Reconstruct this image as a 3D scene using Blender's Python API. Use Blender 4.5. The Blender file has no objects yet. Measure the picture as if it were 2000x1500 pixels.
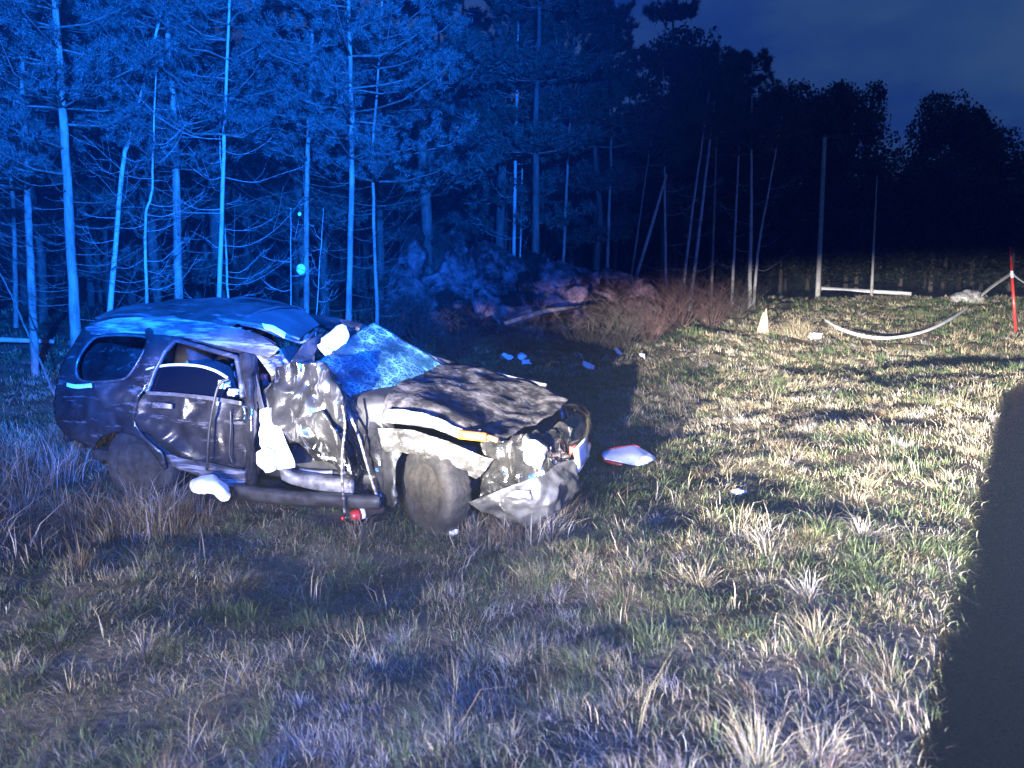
import bpy, bmesh, math, random
import numpy as np
from mathutils import Vector, Matrix, noise, geometry

random.seed(7)
RNG = np.random.default_rng(11)
SC = bpy.context.scene
COL = SC.collection
R = math.radians

# ---------------------------------------------------------------- camera
PITCH, FOC, CZ = R(9.0), 1500.0, 2.05
cam_d = bpy.data.cameras.new('camera')
cam_d.sensor_width = 36.0
cam_d.lens = 27.0
cam_d.clip_start = 0.05
cam_d.clip_end = 800.0
cam = bpy.data.objects.new('camera', cam_d)
cam.location = (0, 0, CZ)
cam.rotation_euler = (R(90) - PITCH, 0, 0)
COL.objects.link(cam)
SC.camera = cam
cam_d.dof.use_dof = True
cam_d.dof.focus_distance = 8.5
cam_d.dof.aperture_fstop = 2.6

# ---------------------------------------------------------------- night sky
W = bpy.data.worlds.new('World')
SC.world = W
W.use_nodes = True
wn, wl = W.node_tree.nodes, W.node_tree.links
for n in list(wn):
    wn.remove(n)
wo = wn.new('ShaderNodeOutputWorld')
bg = wn.new('ShaderNodeBackground')
tc = wn.new('ShaderNodeTexCoord')
mp = wn.new('ShaderNodeMapping'); mp.inputs['Scale'].default_value = (2.0, 2.0, 5.0)
nz = wn.new('ShaderNodeTexNoise'); nz.inputs['Scale'].default_value = 1.6; nz.inputs['Detail'].default_value = 6
cr = wn.new('ShaderNodeValToRGB')
cr.color_ramp.elements[0].position = 0.34; cr.color_ramp.elements[0].color = (0.0012, 0.0090, 0.062, 1)
cr.color_ramp.elements[1].position = 0.72; cr.color_ramp.elements[1].color = (0.014, 0.034, 0.074, 1)
wl.new(tc.outputs['Generated'], mp.inputs['Vector'])
wl.new(mp.outputs['Vector'], nz.inputs['Vector'])
wl.new(nz.outputs['Fac'], cr.inputs['Fac'])
wl.new(cr.outputs['Color'], bg.inputs['Color'])
bg.inputs['Strength'].default_value = 2.7
wl.new(bg.outputs['Background'], wo.inputs['Surface'])

# ---------------------------------------------------------------- lamps: the two headlights and the blue beacon of the vehicle parked behind the camera, plus an added blue fill
def spot(name, loc, target, power, color, size, blend, sx=1.0, sy=1.0, rad=0.06):
    l = bpy.data.lights.new(name, 'SPOT')
    l.energy = power; l.color = color; l.spot_size = R(size); l.spot_blend = blend
    l.shadow_soft_size = rad
    o = bpy.data.objects.new(name, l)
    o.location = loc
    d = Vector(target) - Vector(loc)
    o.rotation_euler = d.to_track_quat('-Z', 'Y').to_euler()
    o.scale = (sx, sy, 1)
    COL.objects.link(o)
    return o
WHITE = (1.0, 0.94, 0.84)
for lx in (-4.4, -2.15):
    spot('headlight_beam', (lx, -5.5, 1.5), (lx + 13.2, 14.5, .30), 112000, WHITE, 62, 1.0, 1.0, 0.132, 0.07)
    spot('headlight_spread', (lx, -5.5, 1.5), (lx + 2.4, 6.5, -0.55), 8200, WHITE, 125, 1.0, 1.0, 0.076, 0.07)
spot('blue_beacon', (1.2, -4.5, 3.9), (-6.4, 12.5, 4.9), 125000, (0.003, 0.150, 1.0), 62, 0.85, 1.0, 0.70, 0.10)
spot('blue_fill', (1.2, -4.5, 3.9), (-2.4, 5.5, 0.0), 12500, (0.03, 0.14, 1.0), 120, 0.9, 1.0, 0.8, 0.10)  # added wide blue fill, brightens and tints the foreground

# ---------------------------------------------------------------- render settings
SC.view_settings.view_transform = 'Standard'
SC.view_settings.look = 'None'
SC.view_settings.gamma = 1.0
SC.view_settings.exposure = 0.0
SC.render.filter_size = 1.8
SC.cycles.max_bounces = 6
SC.cycles.transparent_max_bounces = 12
SC.cycles.sample_clamp_indirect = 4.0

# ================================================================ helpers
def tag(o, label=None, cat=None, group=None, kind=None):
    if label: o['label'] = label
    if cat: o['category'] = cat
    if group: o['group'] = group
    if kind: o['kind'] = kind
    return o

def mesh_obj(name, verts, faces, mats, parent=None, smooth=True, fmat=None):
    me = bpy.data.meshes.new(name)
    me.from_pydata([tuple(v) for v in verts], [], [tuple(f) for f in faces])
    if not isinstance(mats, (list, tuple)): mats = [mats]
    for m in mats: me.materials.append(m)
    if fmat is not None:
        me.polygons.foreach_set('material_index', np.asarray(fmat, dtype=np.int32))
    if smooth:
        me.polygons.foreach_set('use_smooth', np.ones(len(me.polygons), dtype=bool))
    me.update()
    o = bpy.data.objects.new(name, me)
    COL.objects.link(o)
    if parent is not None: o.parent = parent
    return o

def big_mesh(name, V, T, mats, col=None, smooth=False):
    me = bpy.data.meshes.new(name)
    V = np.asarray(V, dtype=np.float32); T = np.asarray(T, dtype=np.int32)
    me.vertices.add(len(V)); me.vertices.foreach_set('co', V.ravel())
    me.loops.add(T.size); me.loops.foreach_set('vertex_index', T.ravel())
    me.polygons.add(len(T))
    me.polygons.foreach_set('loop_start', np.arange(0, T.size, 3, dtype=np.int32))
    if smooth:
        me.polygons.foreach_set('use_smooth', np.ones(len(T), dtype=bool))
    if col is not None:
        a = me.attributes.new('Col', 'FLOAT_COLOR', 'POINT')
        a.data.foreach_set('color', np.asarray(col, dtype=np.float32).ravel())
    if not isinstance(mats, (list, tuple)): mats = [mats]
    for m in mats: me.materials.append(m)
    me.update(calc_edges=True)
    me.validate()
    return me

def link(name, me, parent=None, loc=(0, 0, 0)):
    o = bpy.data.objects.new(name, me)
    COL.objects.link(o)
    o.location = loc
    if parent is not None: o.parent = parent
    return o

def empty(name, loc=(0, 0, 0), rz=0.0):
    o = bpy.data.objects.new(name, None)
    o.empty_display_size = 0.2
    o.location = loc; o.rotation_euler = (0, 0, rz)
    COL.objects.link(o)
    return o

def ss(a, b, x):
    t = np.clip((np.asarray(x, dtype=float) - a) / (b - a), 0, 1)
    return t * t * (3 - 2 * t)

def _h(ix, iy, s):
    v = np.sin(ix * 127.1 + iy * 311.7 + s * 74.7) * 43758.5453
    return v - np.floor(v)
def vn(x, y, s=0):
    x = np.asarray(x, dtype=float); y = np.asarray(y, dtype=float)
    ix, iy = np.floor(x), np.floor(y); fx, fy = x - ix, y - iy
    fx = fx * fx * (3 - 2 * fx); fy = fy * fy * (3 - 2 * fy)
    a, b, c, d = _h(ix, iy, s), _h(ix + 1, iy, s), _h(ix, iy + 1, s), _h(ix + 1, iy + 1, s)
    return (a * (1 - fx) + b * fx) * (1 - fy) + (c * (1 - fx) + d * fx) * fy
def fbm(x, y, s=0, o=4):
    t = 0; a = .5
    for k in range(o):
        t = t + a * vn(x * 2 ** k + 17 * k, y * 2 ** k - 9 * k, s + k); a *= .5
    return t

# ---- pixel of the 2000 x 1500 survey photograph -> ray from the measuring position
FW = Vector((0, math.cos(PITCH), -math.sin(PITCH))); UP = Vector((0, math.sin(PITCH), math.cos(PITCH))); RT = Vector((1, 0, 0))
C0 = Vector((0, 0, CZ))
def ray(u, v): return FW + RT * ((u - 1000) / FOC) + UP * ((750 - v) / FOC)
def at_depth(u, v, y):
    r = ray(u, v); return C0 + r * (y / r.y)

# ---- terrain
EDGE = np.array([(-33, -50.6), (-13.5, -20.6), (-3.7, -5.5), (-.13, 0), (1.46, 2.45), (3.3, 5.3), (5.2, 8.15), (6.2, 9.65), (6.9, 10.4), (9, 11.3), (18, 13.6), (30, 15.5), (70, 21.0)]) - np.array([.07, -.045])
def edge_dist(x, y):
    x = np.asarray(x, dtype=float); y = np.asarray(y, dtype=float)
    best = np.full(np.broadcast(x, y).shape, 1e9); sg = np.ones_like(best)
    for (ax, ay), (bx, by) in zip(EDGE[:-1], EDGE[1:]):
        dx, dy = bx - ax, by - ay; L = dx * dx + dy * dy
        t = np.clip(((x - ax) * dx + (y - ay) * dy) / L, 0, 1)
        px, py = x - ax - t * dx, y - ay - t * dy
        d = np.hypot(px, py); s = np.sign(dx * py - dy * px)
        m = d < best - 1e-9
        best = np.where(m, d, best); sg = np.where(m, s, sg)
    return best * np.where(sg == 0, 1, sg)
ROADZ = 0.42
def gz(x, y):
    x = np.asarray(x, dtype=float); y = np.asarray(y, dtype=float)
    d = edge_dist(x, y)
    right = ss(0, 6, x - 0.12 * y)
    far = ss(9, 27, y)
    z = 0.40 * (1 - ss(0.15, 3.6, d))
    z = z + right * far * 0.72 * ss(0.5, 4, d) + (1 - right) * (0.55 * ss(9, 18, y))
    z = z - right * 0.9 * ss(28.5, 33, y) * ss(0.5, 4, d)
    bump = (fbm(x * .9, y * .9, 3) - .47) * .22 + (fbm(x * 2.6, y * 2.6, 8, 3) - .44) * .17
    z = z + bump * ss(0.0, 1.2, d)
    carx, cary = x + 1.70, y - 6.92
    near = 1.0 * np.exp(-((carx * .956 - cary * .294) / 2.6) ** 4 - ((carx * .294 + cary * .956) / 1.25) ** 4)
    z = z * (1 - near) + 0.06 * near
    z = z - .22 * np.exp(-(((x + 3.55) / .75) ** 2 + ((y - 5.75) / .5) ** 2)) + .22 * np.exp(-(((x + 4.1) / .8) ** 2 + ((y - 4.5) / .5) ** 2))
    return np.where(d < 0.0, 0.40 - 0.12 * ss(0, 0.5, -d), z)
def gz1(x, y): return float(gz(np.array([x]), np.array([y]))[0])
def on_ground(u, v):
    r = ray(u, v); t = 1.5
    while t < 90:
        p = C0 + r * t
        if p.z < gz1(p.x, p.y): break
        t += 0.06
    p = C0 + r * t
    return Vector((p.x, p.y, gz1(p.x, p.y)))

# ================================================================ materials
def new_mat(name):
    m = bpy.data.materials.new(name); m.use_nodes = True
    nt = m.node_tree
    return m, nt, nt.nodes['Principled BSDF']
def pbr(name, c1, c2=None, rough=.6, metal=0.0, scale=6.0, detail=6, bump=0.0, bscale=None, stretch=(1, 1, 1), lo=.35, hi=.65, rough2=None, coat=0.0, spec=.5, coord='Object', trans=0.0):
    m, nt, b = new_mat(name)
    N, L = nt.nodes, nt.links
    b.inputs['Roughness'].default_value = rough; b.inputs['Metallic'].default_value = metal
    b.inputs['Specular IOR Level'].default_value = spec
    if coat: b.inputs['Coat Weight'].default_value = coat; b.inputs['Coat Roughness'].default_value = .12
    t = N.new('ShaderNodeTexCoord'); mpn = N.new('ShaderNodeMapping'); mpn.inputs['Scale'].default_value = stretch
    L.new(t.outputs[coord], mpn.inputs['Vector'])
    if c2 is not None:
        n = N.new('ShaderNodeTexNoise'); n.inputs['Scale'].default_value = scale; n.inputs['Detail'].default_value = detail; n.inputs['Roughness'].default_value = .65
        L.new(mpn.outputs['Vector'], n.inputs['Vector'])
        r = N.new('ShaderNodeValToRGB')
        r.color_ramp.elements[0].position = lo; r.color_ramp.elements[0].color = (*c1, 1)
        r.color_ramp.elements[1].position = hi; r.color_ramp.elements[1].color = (*c2, 1)
        L.new(n.outputs['Fac'], r.inputs['Fac']); L.new(r.outputs['Color'], b.inputs['Base Color'])
        if rough2 is not None:
            mr = N.new('ShaderNodeMapRange'); mr.inputs['From Min'].default_value = lo; mr.inputs['From Max'].default_value = hi
            mr.inputs['To Min'].default_value = rough; mr.inputs['To Max'].default_value = rough2
            L.new(n.outputs['Fac'], mr.inputs['Value']); L.new(mr.outputs['Result'], b.inputs['Roughness'])
    else:
        b.inputs['Base Color'].default_value = (*c1, 1)
    if bump:
        n2 = N.new('ShaderNodeTexNoise'); n2.inputs['Scale'].default_value = bscale or scale * 3; n2.inputs['Detail'].default_value = 5
        L.new(mpn.outputs['Vector'], n2.inputs['Vector'])
        bp = N.new('ShaderNodeBump'); bp.inputs['Strength'].default_value = bump; bp.inputs['Distance'].default_value = .02
        L.new(n2.outputs['Fac'], bp.inputs['Height']); L.new(bp.outputs['Normal'], b.inputs['Normal'])
    return m
def attr_mat(name, rough=.65, transl=.25, spec=.3):
    m, nt, b = new_mat(name)
    N, L = nt.nodes, nt.links
    a = N.new('ShaderNodeAttribute'); a.attribute_name = 'Col'
    L.new(a.outputs['Color'], b.inputs['Base Color'])
    b.inputs['Roughness'].default_value = rough; b.inputs['Specular IOR Level'].default_value = spec
    if transl:
        tr = N.new('ShaderNodeBsdfTranslucent'); mx = N.new('ShaderNodeMixShader'); mx.inputs[0].default_value = transl
        L.new(a.outputs['Color'], tr.inputs['Color'])
        L.new(b.outputs['BSDF'], mx.inputs[1]); L.new(tr.outputs['BSDF'], mx.inputs[2])
        L.new(mx.outputs['Shader'], N['Material Output'].inputs['Surface'])
    return m

M = {}
M['soil'] = pbr('soil', (.035, .030, .020), (.13, .108, .072), rough=.95, scale=2.2, bump=.8, bscale=22, spec=.1)
M['shadow_asphalt'] = pbr('shadow_dark_asphalt', (.0012, .0014, .002), (.0035, .0036, .0045), rough=.22, rough2=.3, scale=60, bump=.06, bscale=150, spec=.5)  # near-black base colour stands in for a cast shadow
M['grass'] = attr_mat('grass_blades', .7, .2, .2)
M['needle'] = attr_mat('pine_needles', .6, .15, .25)
M['leaf'] = attr_mat('broad_leaves', .6, .2, .25)
M['bark'] = pbr('pine_bark', (.10, .083, .07), (.24, .205, .175), rough=.9, scale=9, bump=.7, bscale=24, stretch=(1, 1, .35), spec=.15, lo=.3, hi=.6)
M['birch'] = pbr('pale_bark', (.15, .138, .128), (.34, .325, .305), rough=.8, scale=7, bump=.4, bscale=20, stretch=(1, 1, .4), lo=.3, hi=.5, spec=.2)
M['bushtwig'] = pbr('bush_twig', (.030, .026, .022), (.075, .064, .055), rough=.9, scale=12, spec=.1)
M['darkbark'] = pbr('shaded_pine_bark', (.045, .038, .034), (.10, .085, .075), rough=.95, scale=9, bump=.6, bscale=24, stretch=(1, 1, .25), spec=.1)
M['twig'] = pbr('twig_bark', (.07, .055, .045), (.17, .135, .115), rough=.9, scale=12, spec=.1)
M['redtwig'] = pbr('red_twig', (.050, .028, .026), (.10, .062, .055), rough=.85, scale=12, spec=.15)
M['rock'] = pbr('bare_rock', (.10, .085, .09), (.24, .20, .215), rough=.85, scale=2.6, bump=.9, bscale=11, spec=.2)
def rock_mat():
    m, nt, b = new_mat('mossy_rock'); N, L = nt.nodes, nt.links
    t = N.new('ShaderNodeTexCoord'); b.inputs['Roughness'].default_value = .9; b.inputs['Specular IOR Level'].default_value = .15
    n1 = N.new('ShaderNodeTexNoise'); n1.inputs['Scale'].default_value = 1.0; n1.inputs['Detail'].default_value = 10; n1.inputs['Roughness'].default_value = .72
    n2 = N.new('ShaderNodeTexNoise'); n2.inputs['Scale'].default_value = 5.0; n2.inputs['Detail'].default_value = 9; n2.inputs['Roughness'].default_value = .7
    for q in (n1, n2): L.new(t.outputs['Object'], q.inputs['Vector'])
    r1 = N.new('ShaderNodeValToRGB'); e = r1.color_ramp.elements; e[0].position = .46; e[0].color = (.022, .015, .013, 1); e[1].position = .58; e[1].color = (.24, .15, .165, 1)
    r2 = N.new('ShaderNodeValToRGB'); e = r2.color_ramp.elements; e[0].position = .3; e[0].color = (.35, .35, .35, 1); e[1].position = .7; e[1].color = (1, 1, 1, 1)
    L.new(n1.outputs['Fac'], r1.inputs['Fac']); L.new(n2.outputs['Fac'], r2.inputs['Fac'])
    mx = N.new('ShaderNodeMix'); mx.data_type = 'RGBA'; mx.blend_type = 'MULTIPLY'; mx.inputs[0].default_value = 1
    L.new(r1.outputs['Color'], mx.inputs[6]); L.new(r2.outputs['Color'], mx.inputs[7]); L.new(mx.outputs[2], b.inputs['Base Color'])
    bp = N.new('ShaderNodeBump'); bp.inputs['Strength'].default_value = .9; bp.inputs['Distance'].default_value = .06
    L.new(n2.outputs['Fac'], bp.inputs['Height']); L.new(bp.outputs['Normal'], b.inputs['Normal'])
    return m
M['mossrock'] = rock_mat()
M['moss'] = pbr('moss', (.014, .016, .008), (.055, .05, .025), rough=.95, scale=5, bump=.9, bscale=30, spec=.1)
def paint(name, dark, dust, scuff, rough=.28, amount=.60, fs=3.0, stretch=(1.0, 2.0, 7.0), bump=.12, metal=0.0, coat=.3):
    m, nt, b = new_mat(name); N, L = nt.nodes, nt.links
    t = N.new('ShaderNodeTexCoord')
    n1 = N.new('ShaderNodeTexNoise'); n1.inputs['Scale'].default_value = fs; n1.inputs['Detail'].default_value = 9; n1.inputs['Roughness'].default_value = .62
    mpn = N.new('ShaderNodeMapping'); mpn.inputs['Scale'].default_value = stretch; mpn.inputs['Rotation'].default_value = (.1, .35, .2)
    n2 = N.new('ShaderNodeTexNoise'); n2.inputs['Scale'].default_value = 3.2; n2.inputs['Detail'].default_value = 8; n2.inputs['Roughness'].default_value = .7
    L.new(t.outputs['Object'], n1.inputs['Vector']); L.new(t.outputs['Object'], mpn.inputs['Vector']); L.new(mpn.outputs['Vector'], n2.inputs['Vector'])
    r1 = N.new('ShaderNodeValToRGB'); r1.color_ramp.elements[0].position = .36; r1.color_ramp.elements[1].position = .74
    r1.color_ramp.elements[0].color = (*dark, 1); r1.color_ramp.elements[1].color = (*dust, 1); L.new(n1.outputs['Fac'], r1.inputs['Fac'])
    r2 = N.new('ShaderNodeMapRange'); r2.inputs['From Min'].default_value = amount; r2.inputs['From Max'].default_value = amount + .13; L.new(n2.outputs['Fac'], r2.inputs['Value'])
    mx = N.new('ShaderNodeMix'); mx.data_type = 'RGBA'; mx.inputs[7].default_value = (*scuff, 1)
    L.new(r2.outputs['Result'], mx.inputs[0]); L.new(r1.outputs['Color'], mx.inputs[6]); L.new(mx.outputs[2], b.inputs['Base Color'])
    r3 = N.new('ShaderNodeMapRange'); r3.inputs['From Min'].default_value = .35; r3.inputs['From Max'].default_value = .7; r3.inputs['To Min'].default_value = rough; r3.inputs['To Max'].default_value = rough + .3
    L.new(n1.outputs['Fac'], r3.inputs['Value']); L.new(r3.outputs['Result'], b.inputs['Roughness'])
    b.inputs['Metallic'].default_value = metal; b.inputs['Coat Weight'].default_value = coat; b.inputs['Coat Roughness'].default_value = .15
    n3 = N.new('ShaderNodeTexNoise'); n3.inputs['Scale'].default_value = 6; n3.inputs['Detail'].default_value = 3; L.new(t.outputs['Object'], n3.inputs['Vector'])
    bp = N.new('ShaderNodeBump'); bp.inputs['Strength'].default_value = bump; bp.inputs['Distance'].default_value = .03
    L.new(n3.outputs['Fac'], bp.inputs['Height']); L.new(bp.outputs['Normal'], b.inputs['Normal'])
    return m
M['paint'] = paint('dusty_black_paint', (.009, .0088, .010), (.034, .032, .034), (.13, .125, .135), .20, .57, 2.6, (1, 2, 5), .40)
M['scuff'] = paint('scuffed_paint', (.030, .029, .033), (.095, .093, .102), (.30, .295, .32), .34, .48, 5, (.8, 3, 9), .2)
M['trim'] = paint('dull_trim', (.030, .030, .033), (.075, .073, .08), (.20, .20, .215), .3, .56, 6, (2, 3, 5), .1)
M['roofpaint'] = paint('roof_paint', (.020, .020, .022), (.12, .115, .125), (.30, .29, .31), .30, .57, 2.2, (1.2, 4, 4), .2)
M['gloss'] = pbr('glossy_black_paint', (.010, .010, .012), (.035, .035, .04), rough=.10, rough2=.25, scale=5, detail=8, lo=.4, hi=.7, coat=.5, bump=.15, bscale=9)
M['torn'] = paint('torn_door_metal', (.010, .010, .010), (.055, .053, .05), (.34, .335, .32), .10, .56, 2.2, (5.5, 2, .8), .6, .2, .8)
M['inner'] = paint('inner_fender_metal', (.035, .034, .032), (.13, .127, .12), (.33, .32, .31), .22, .50, 7, (3, 2, 6), .8, .25, .3)
M['bare'] = pbr('bare_sheet_metal', (.07, .068, .064), (.40, .39, .375), rough=.32, rough2=.5, metal=.35, scale=9, detail=8, bump=.3, bscale=20, lo=.3, hi=.6)
M['hood'] = pbr('dirty_hood_paint', (.020, .019, .021), (.17, .155, .15), rough=.45, rough2=.85, scale=7.5, detail=10, bump=.35, bscale=30, lo=.42, hi=.72)
M['plastic'] = pbr('grey_bumper_plastic', (.018, .018, .020), (.060, .060, .066), rough=.32, rough2=.75, scale=5, detail=9, bump=.25, bscale=18, lo=.36, hi=.66)
M['blackpl'] = pbr('black_plastic', (.010, .010, .012), (.03, .03, .033), rough=.5, scale=8)
M['rubber'] = pbr('muddy_tyre_rubber', (.008, .008, .009), (.036, .031, .027), rough=.8, scale=7, detail=8, bump=.5, bscale=26, lo=.4, hi=.68)
M['mud'] = pbr('mud_and_grass', (.009, .008, .006), (.038, .031, .023), rough=.95, scale=16, bump=.9, bscale=40)
M['rim'] = pbr('dull_alloy', (.03, .03, .03), (.12, .11, .10), rough=.6, metal=.4, scale=6)
M['fabric'] = pbr('dark_seat_fabric', (.014, .014, .018), (.035, .035, .042), rough=.95, scale=30, bump=.2)
M['liner'] = pbr('grey_headliner', (.22, .20, .18), (.36, .33, .30), rough=.95, scale=6, bump=.2)
M['white'] = pbr('white_cloth', (.74, .74, .76), (.86, .86, .88), rough=.85, scale=9, bump=.3, bscale=14)
M['whitepl'] = pbr('white_plastic', (.66, .66, .68), (.82, .82, .84), rough=.35, scale=7)
M['redpl'] = pbr('red_plastic', (.36, .020, .018), (.48, .035, .028), rough=.35, scale=8)
M['orange'] = pbr('orange_lens', (.50, .12, .015), (.60, .17, .03), rough=.3, scale=9)
M['brownpl'] = pbr('brown_plastic', (.28, .11, .04), (.36, .16, .06), rough=.5, scale=9)
M['plate'] = pbr('white_number_plate', (.80, .82, .86), (.88, .90, .92), rough=.4, scale=20)
M['tape'] = pbr('pale_barrier_tape', (.30, .30, .31), (.46, .46, .47), rough=.4, scale=2.5)
M['cola'] = pbr('dark_bottle', (.020, .012, .012), (.05, .035, .035), rough=.12, scale=5, spec=.6)
M['straw'] = pbr('dry_straw', (.30, .22, .13), (.52, .42, .27), rough=.9, scale=14, bump=.4)
M['yellow'] = pbr('yellow_foam', (.30, .24, .09), (.42, .34, .14), rough=.9, scale=8)
# tinted side glass
def glass_mat(name, col, alpha, rough=.06):
    m, nt, b = new_mat(name)
    b.inputs['Base Color'].default_value = (*col, 1); b.inputs['Roughness'].default_value = rough
    b.inputs['Specular IOR Level'].default_value = .28; b.inputs['Alpha'].default_value = alpha
    return m
M['glass'] = glass_mat('tinted_glass', (.002, .004, .010), .72)
M['sunroof'] = pbr('dark_roof_glass', (.10, .105, .12), (.15, .155, .17), rough=.30, rough2=.45, scale=3, detail=5, spec=.7)
# shattered windscreen: laminated glass crazed with cracks
def shattered():
    m, nt, b = new_mat('shattered_glass')
    N, L = nt.nodes, nt.links
    t = N.new('ShaderNodeTexCoord')
    v = N.new('ShaderNodeTexVoronoi'); v.feature = 'DISTANCE_TO_EDGE'; v.inputs['Scale'].default_value = 34
    v2 = N.new('ShaderNodeTexVoronoi'); v2.feature = 'DISTANCE_TO_EDGE'; v2.inputs['Scale'].default_value = 10
    n = N.new('ShaderNodeTexNoise'); n.inputs['Scale'].default_value = 3.4; n.inputs['Detail'].default_value = 6
    for q in (v, v2, n): L.new(t.outputs['Object'], q.inputs['Vector'])
    r1 = N.new('ShaderNodeMapRange'); r1.inputs['From Max'].default_value = .10; r1.inputs['To Min'].default_value = 1.0; r1.inputs['To Max'].default_value = 0.0
    r2 = N.new('ShaderNodeMapRange'); r2.inputs['From Max'].default_value = .075; r2.inputs['To Min'].default_value = 1.0; r2.inputs['To Max'].default_value = 0.0
    L.new(v.outputs['Distance'], r1.inputs['Value']); L.new(v2.outputs['Distance'], r2.inputs['Value'])
    mx = N.new('ShaderNodeMath'); mx.operation = 'MAXIMUM'
    L.new(r1.outputs['Result'], mx.inputs[0]); L.new(r2.outputs['Result'], mx.inputs[1])
    rn = N.new('ShaderNodeMapRange'); rn.inputs['From Min'].default_value = .38; rn.inputs['From Max'].default_value = .60
    L.new(n.outputs['Fac'], rn.inputs['Value'])
    ml = N.new('ShaderNodeMath'); ml.operation = 'MULTIPLY'; L.new(mx.outputs[0], ml.inputs[0]); L.new(rn.outputs['Result'], ml.inputs[1])
    ad = N.new('ShaderNodeMath'); ad.operation = 'MULTIPLY_ADD'; ad.inputs[1].default_value = .45; ad.inputs[2].default_value = .60
    L.new(ml.outputs[0], ad.inputs[0])
    ad2 = N.new('ShaderNodeMath'); ad2.operation = 'MULTIPLY_ADD'; ad2.inputs[1].default_value = .34; ad2.use_clamp = True
    L.new(rn.outputs['Result'], ad2.inputs[0]); L.new(ad.outputs[0], ad2.inputs[2])
    cm = N.new('ShaderNodeMix'); cm.data_type = 'RGBA'; cm.inputs[6].default_value = (.018, .075, .12, 1); cm.inputs[7].default_value = (.26, .60, .70, 1)
    L.new(ml.outputs[0], cm.inputs[0]); L.new(cm.outputs[2], b.inputs['Base Color'])
    b.inputs['Roughness'].default_value = .28; b.inputs['Specular IOR Level'].default_value = .7
    L.new(ad2.outputs[0], b.inputs['Alpha'])
    bp = N.new('ShaderNodeBump'); bp.inputs['Strength'].default_value = .5; bp.inputs['Distance'].default_value = .01
    L.new(mx.outputs[0], bp.inputs['Height']); L.new(bp.outputs['Normal'], b.inputs['Normal'])
    return m
M['shatter'] = shattered()

# ================================================================ ground and road
def build_ground():
    def axis(a, b, step, lo, hi, g):
        mid = list(np.arange(a, b + 1e-6, step)); s = step; p = a; L = []
        while p > lo: s *= g; p -= s; L.append(p)
        s = step; p = b; H = []
        while p < hi: s *= g; p += s; H.append(p)
        return np.array(L[::-1] + mid + H)
    xs = axis(-9, 15, .14, -260, 260, 1.16); ys = axis(1.5, 26, .14, -120, 420, 1.14)
    gx, gy = np.meshgrid(xs, ys)
    z = gz(gx, gy)
    V = np.stack([gx, gy, z], -1).reshape(-1, 3)
    nx, ny = len(xs), len(ys)
    i = np.arange(nx - 1)[None, :] + np.arange(ny - 1)[:, None] * nx
    i = i.ravel()
    T = np.concatenate([np.stack([i, i + 1, i + nx + 1], 1), np.stack([i, i + nx + 1, i + nx], 1)])
    o = link('ground', big_mesh('ground', V, T, M['soil'], smooth=True))
    tag(o, 'rough sloping verge of dark soil under the dry grass', 'ground', kind='structure')
build_ground()

def build_shadow_road():  # roadway strip whose outline and colour stand in for a shadow wedge
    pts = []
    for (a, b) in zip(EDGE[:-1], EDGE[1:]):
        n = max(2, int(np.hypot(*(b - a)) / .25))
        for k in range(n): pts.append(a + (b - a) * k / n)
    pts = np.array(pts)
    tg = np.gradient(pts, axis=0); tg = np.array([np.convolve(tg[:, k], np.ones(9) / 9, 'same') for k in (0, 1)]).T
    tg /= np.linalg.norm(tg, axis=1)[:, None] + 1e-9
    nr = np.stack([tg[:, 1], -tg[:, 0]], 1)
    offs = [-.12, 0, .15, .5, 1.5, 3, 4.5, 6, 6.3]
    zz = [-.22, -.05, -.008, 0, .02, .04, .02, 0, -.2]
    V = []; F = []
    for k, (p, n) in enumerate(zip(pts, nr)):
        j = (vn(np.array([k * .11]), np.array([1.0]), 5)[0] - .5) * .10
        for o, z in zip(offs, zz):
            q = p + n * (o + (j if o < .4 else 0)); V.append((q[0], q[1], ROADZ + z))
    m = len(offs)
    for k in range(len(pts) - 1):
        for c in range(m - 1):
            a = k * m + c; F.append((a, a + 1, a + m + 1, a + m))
    o = mesh_obj('shadow_road', V, F, M['shadow_asphalt'])
    tag(o, 'near-black roadway along the right edge, coloured and outlined as a cast shadow', 'shadow_road', kind='structure')
build_shadow_road()

# ================================================================ generic shape builders
def tube(path, radii, n=7, cap=True):
    P = [Vector(p) for p in path]
    if not hasattr(radii, '__len__'): radii = [radii] * len(P)
    V = []; F = []; up = None
    for i, p in enumerate(P):
        t = (P[min(i + 1, len(P) - 1)] - P[max(i - 1, 0)]).normalized()
        if up is None:
            up = Vector((0, 0, 1)) if abs(t.z) < .9 else Vector((1, 0, 0))
        s = t.cross(up).normalized(); up = s.cross(t).normalized()
        for k in range(n):
            a = 2 * math.pi * k / n
            V.append(p + (s * math.cos(a) + up * math.sin(a)) * radii[i])
    for i in range(len(P) - 1):
        for k in range(n):
            a, b = i * n + k, i * n + (k + 1) % n
            F.append((a, b, b + n, a + n))
    if cap:
        F.append(tuple(range(n))[::-1]); F.append(tuple(range((len(P) - 1) * n, len(P) * n)))
    return V, F
class MB:
    def __init__(s): s.V = []; s.F = []; s.m = []
    def add(s, VF, mi=0):
        o = len(s.V); s.V += [tuple(v) for v in VF[0]]; s.F += [tuple(i + o for i in f) for f in VF[1]]; s.m += [mi] * len(VF[1])
        return s
    def build(s, name, mats, parent=None, smooth=True): return mesh_obj(name, s.V, s.F, mats, parent, smooth, s.m)

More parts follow.
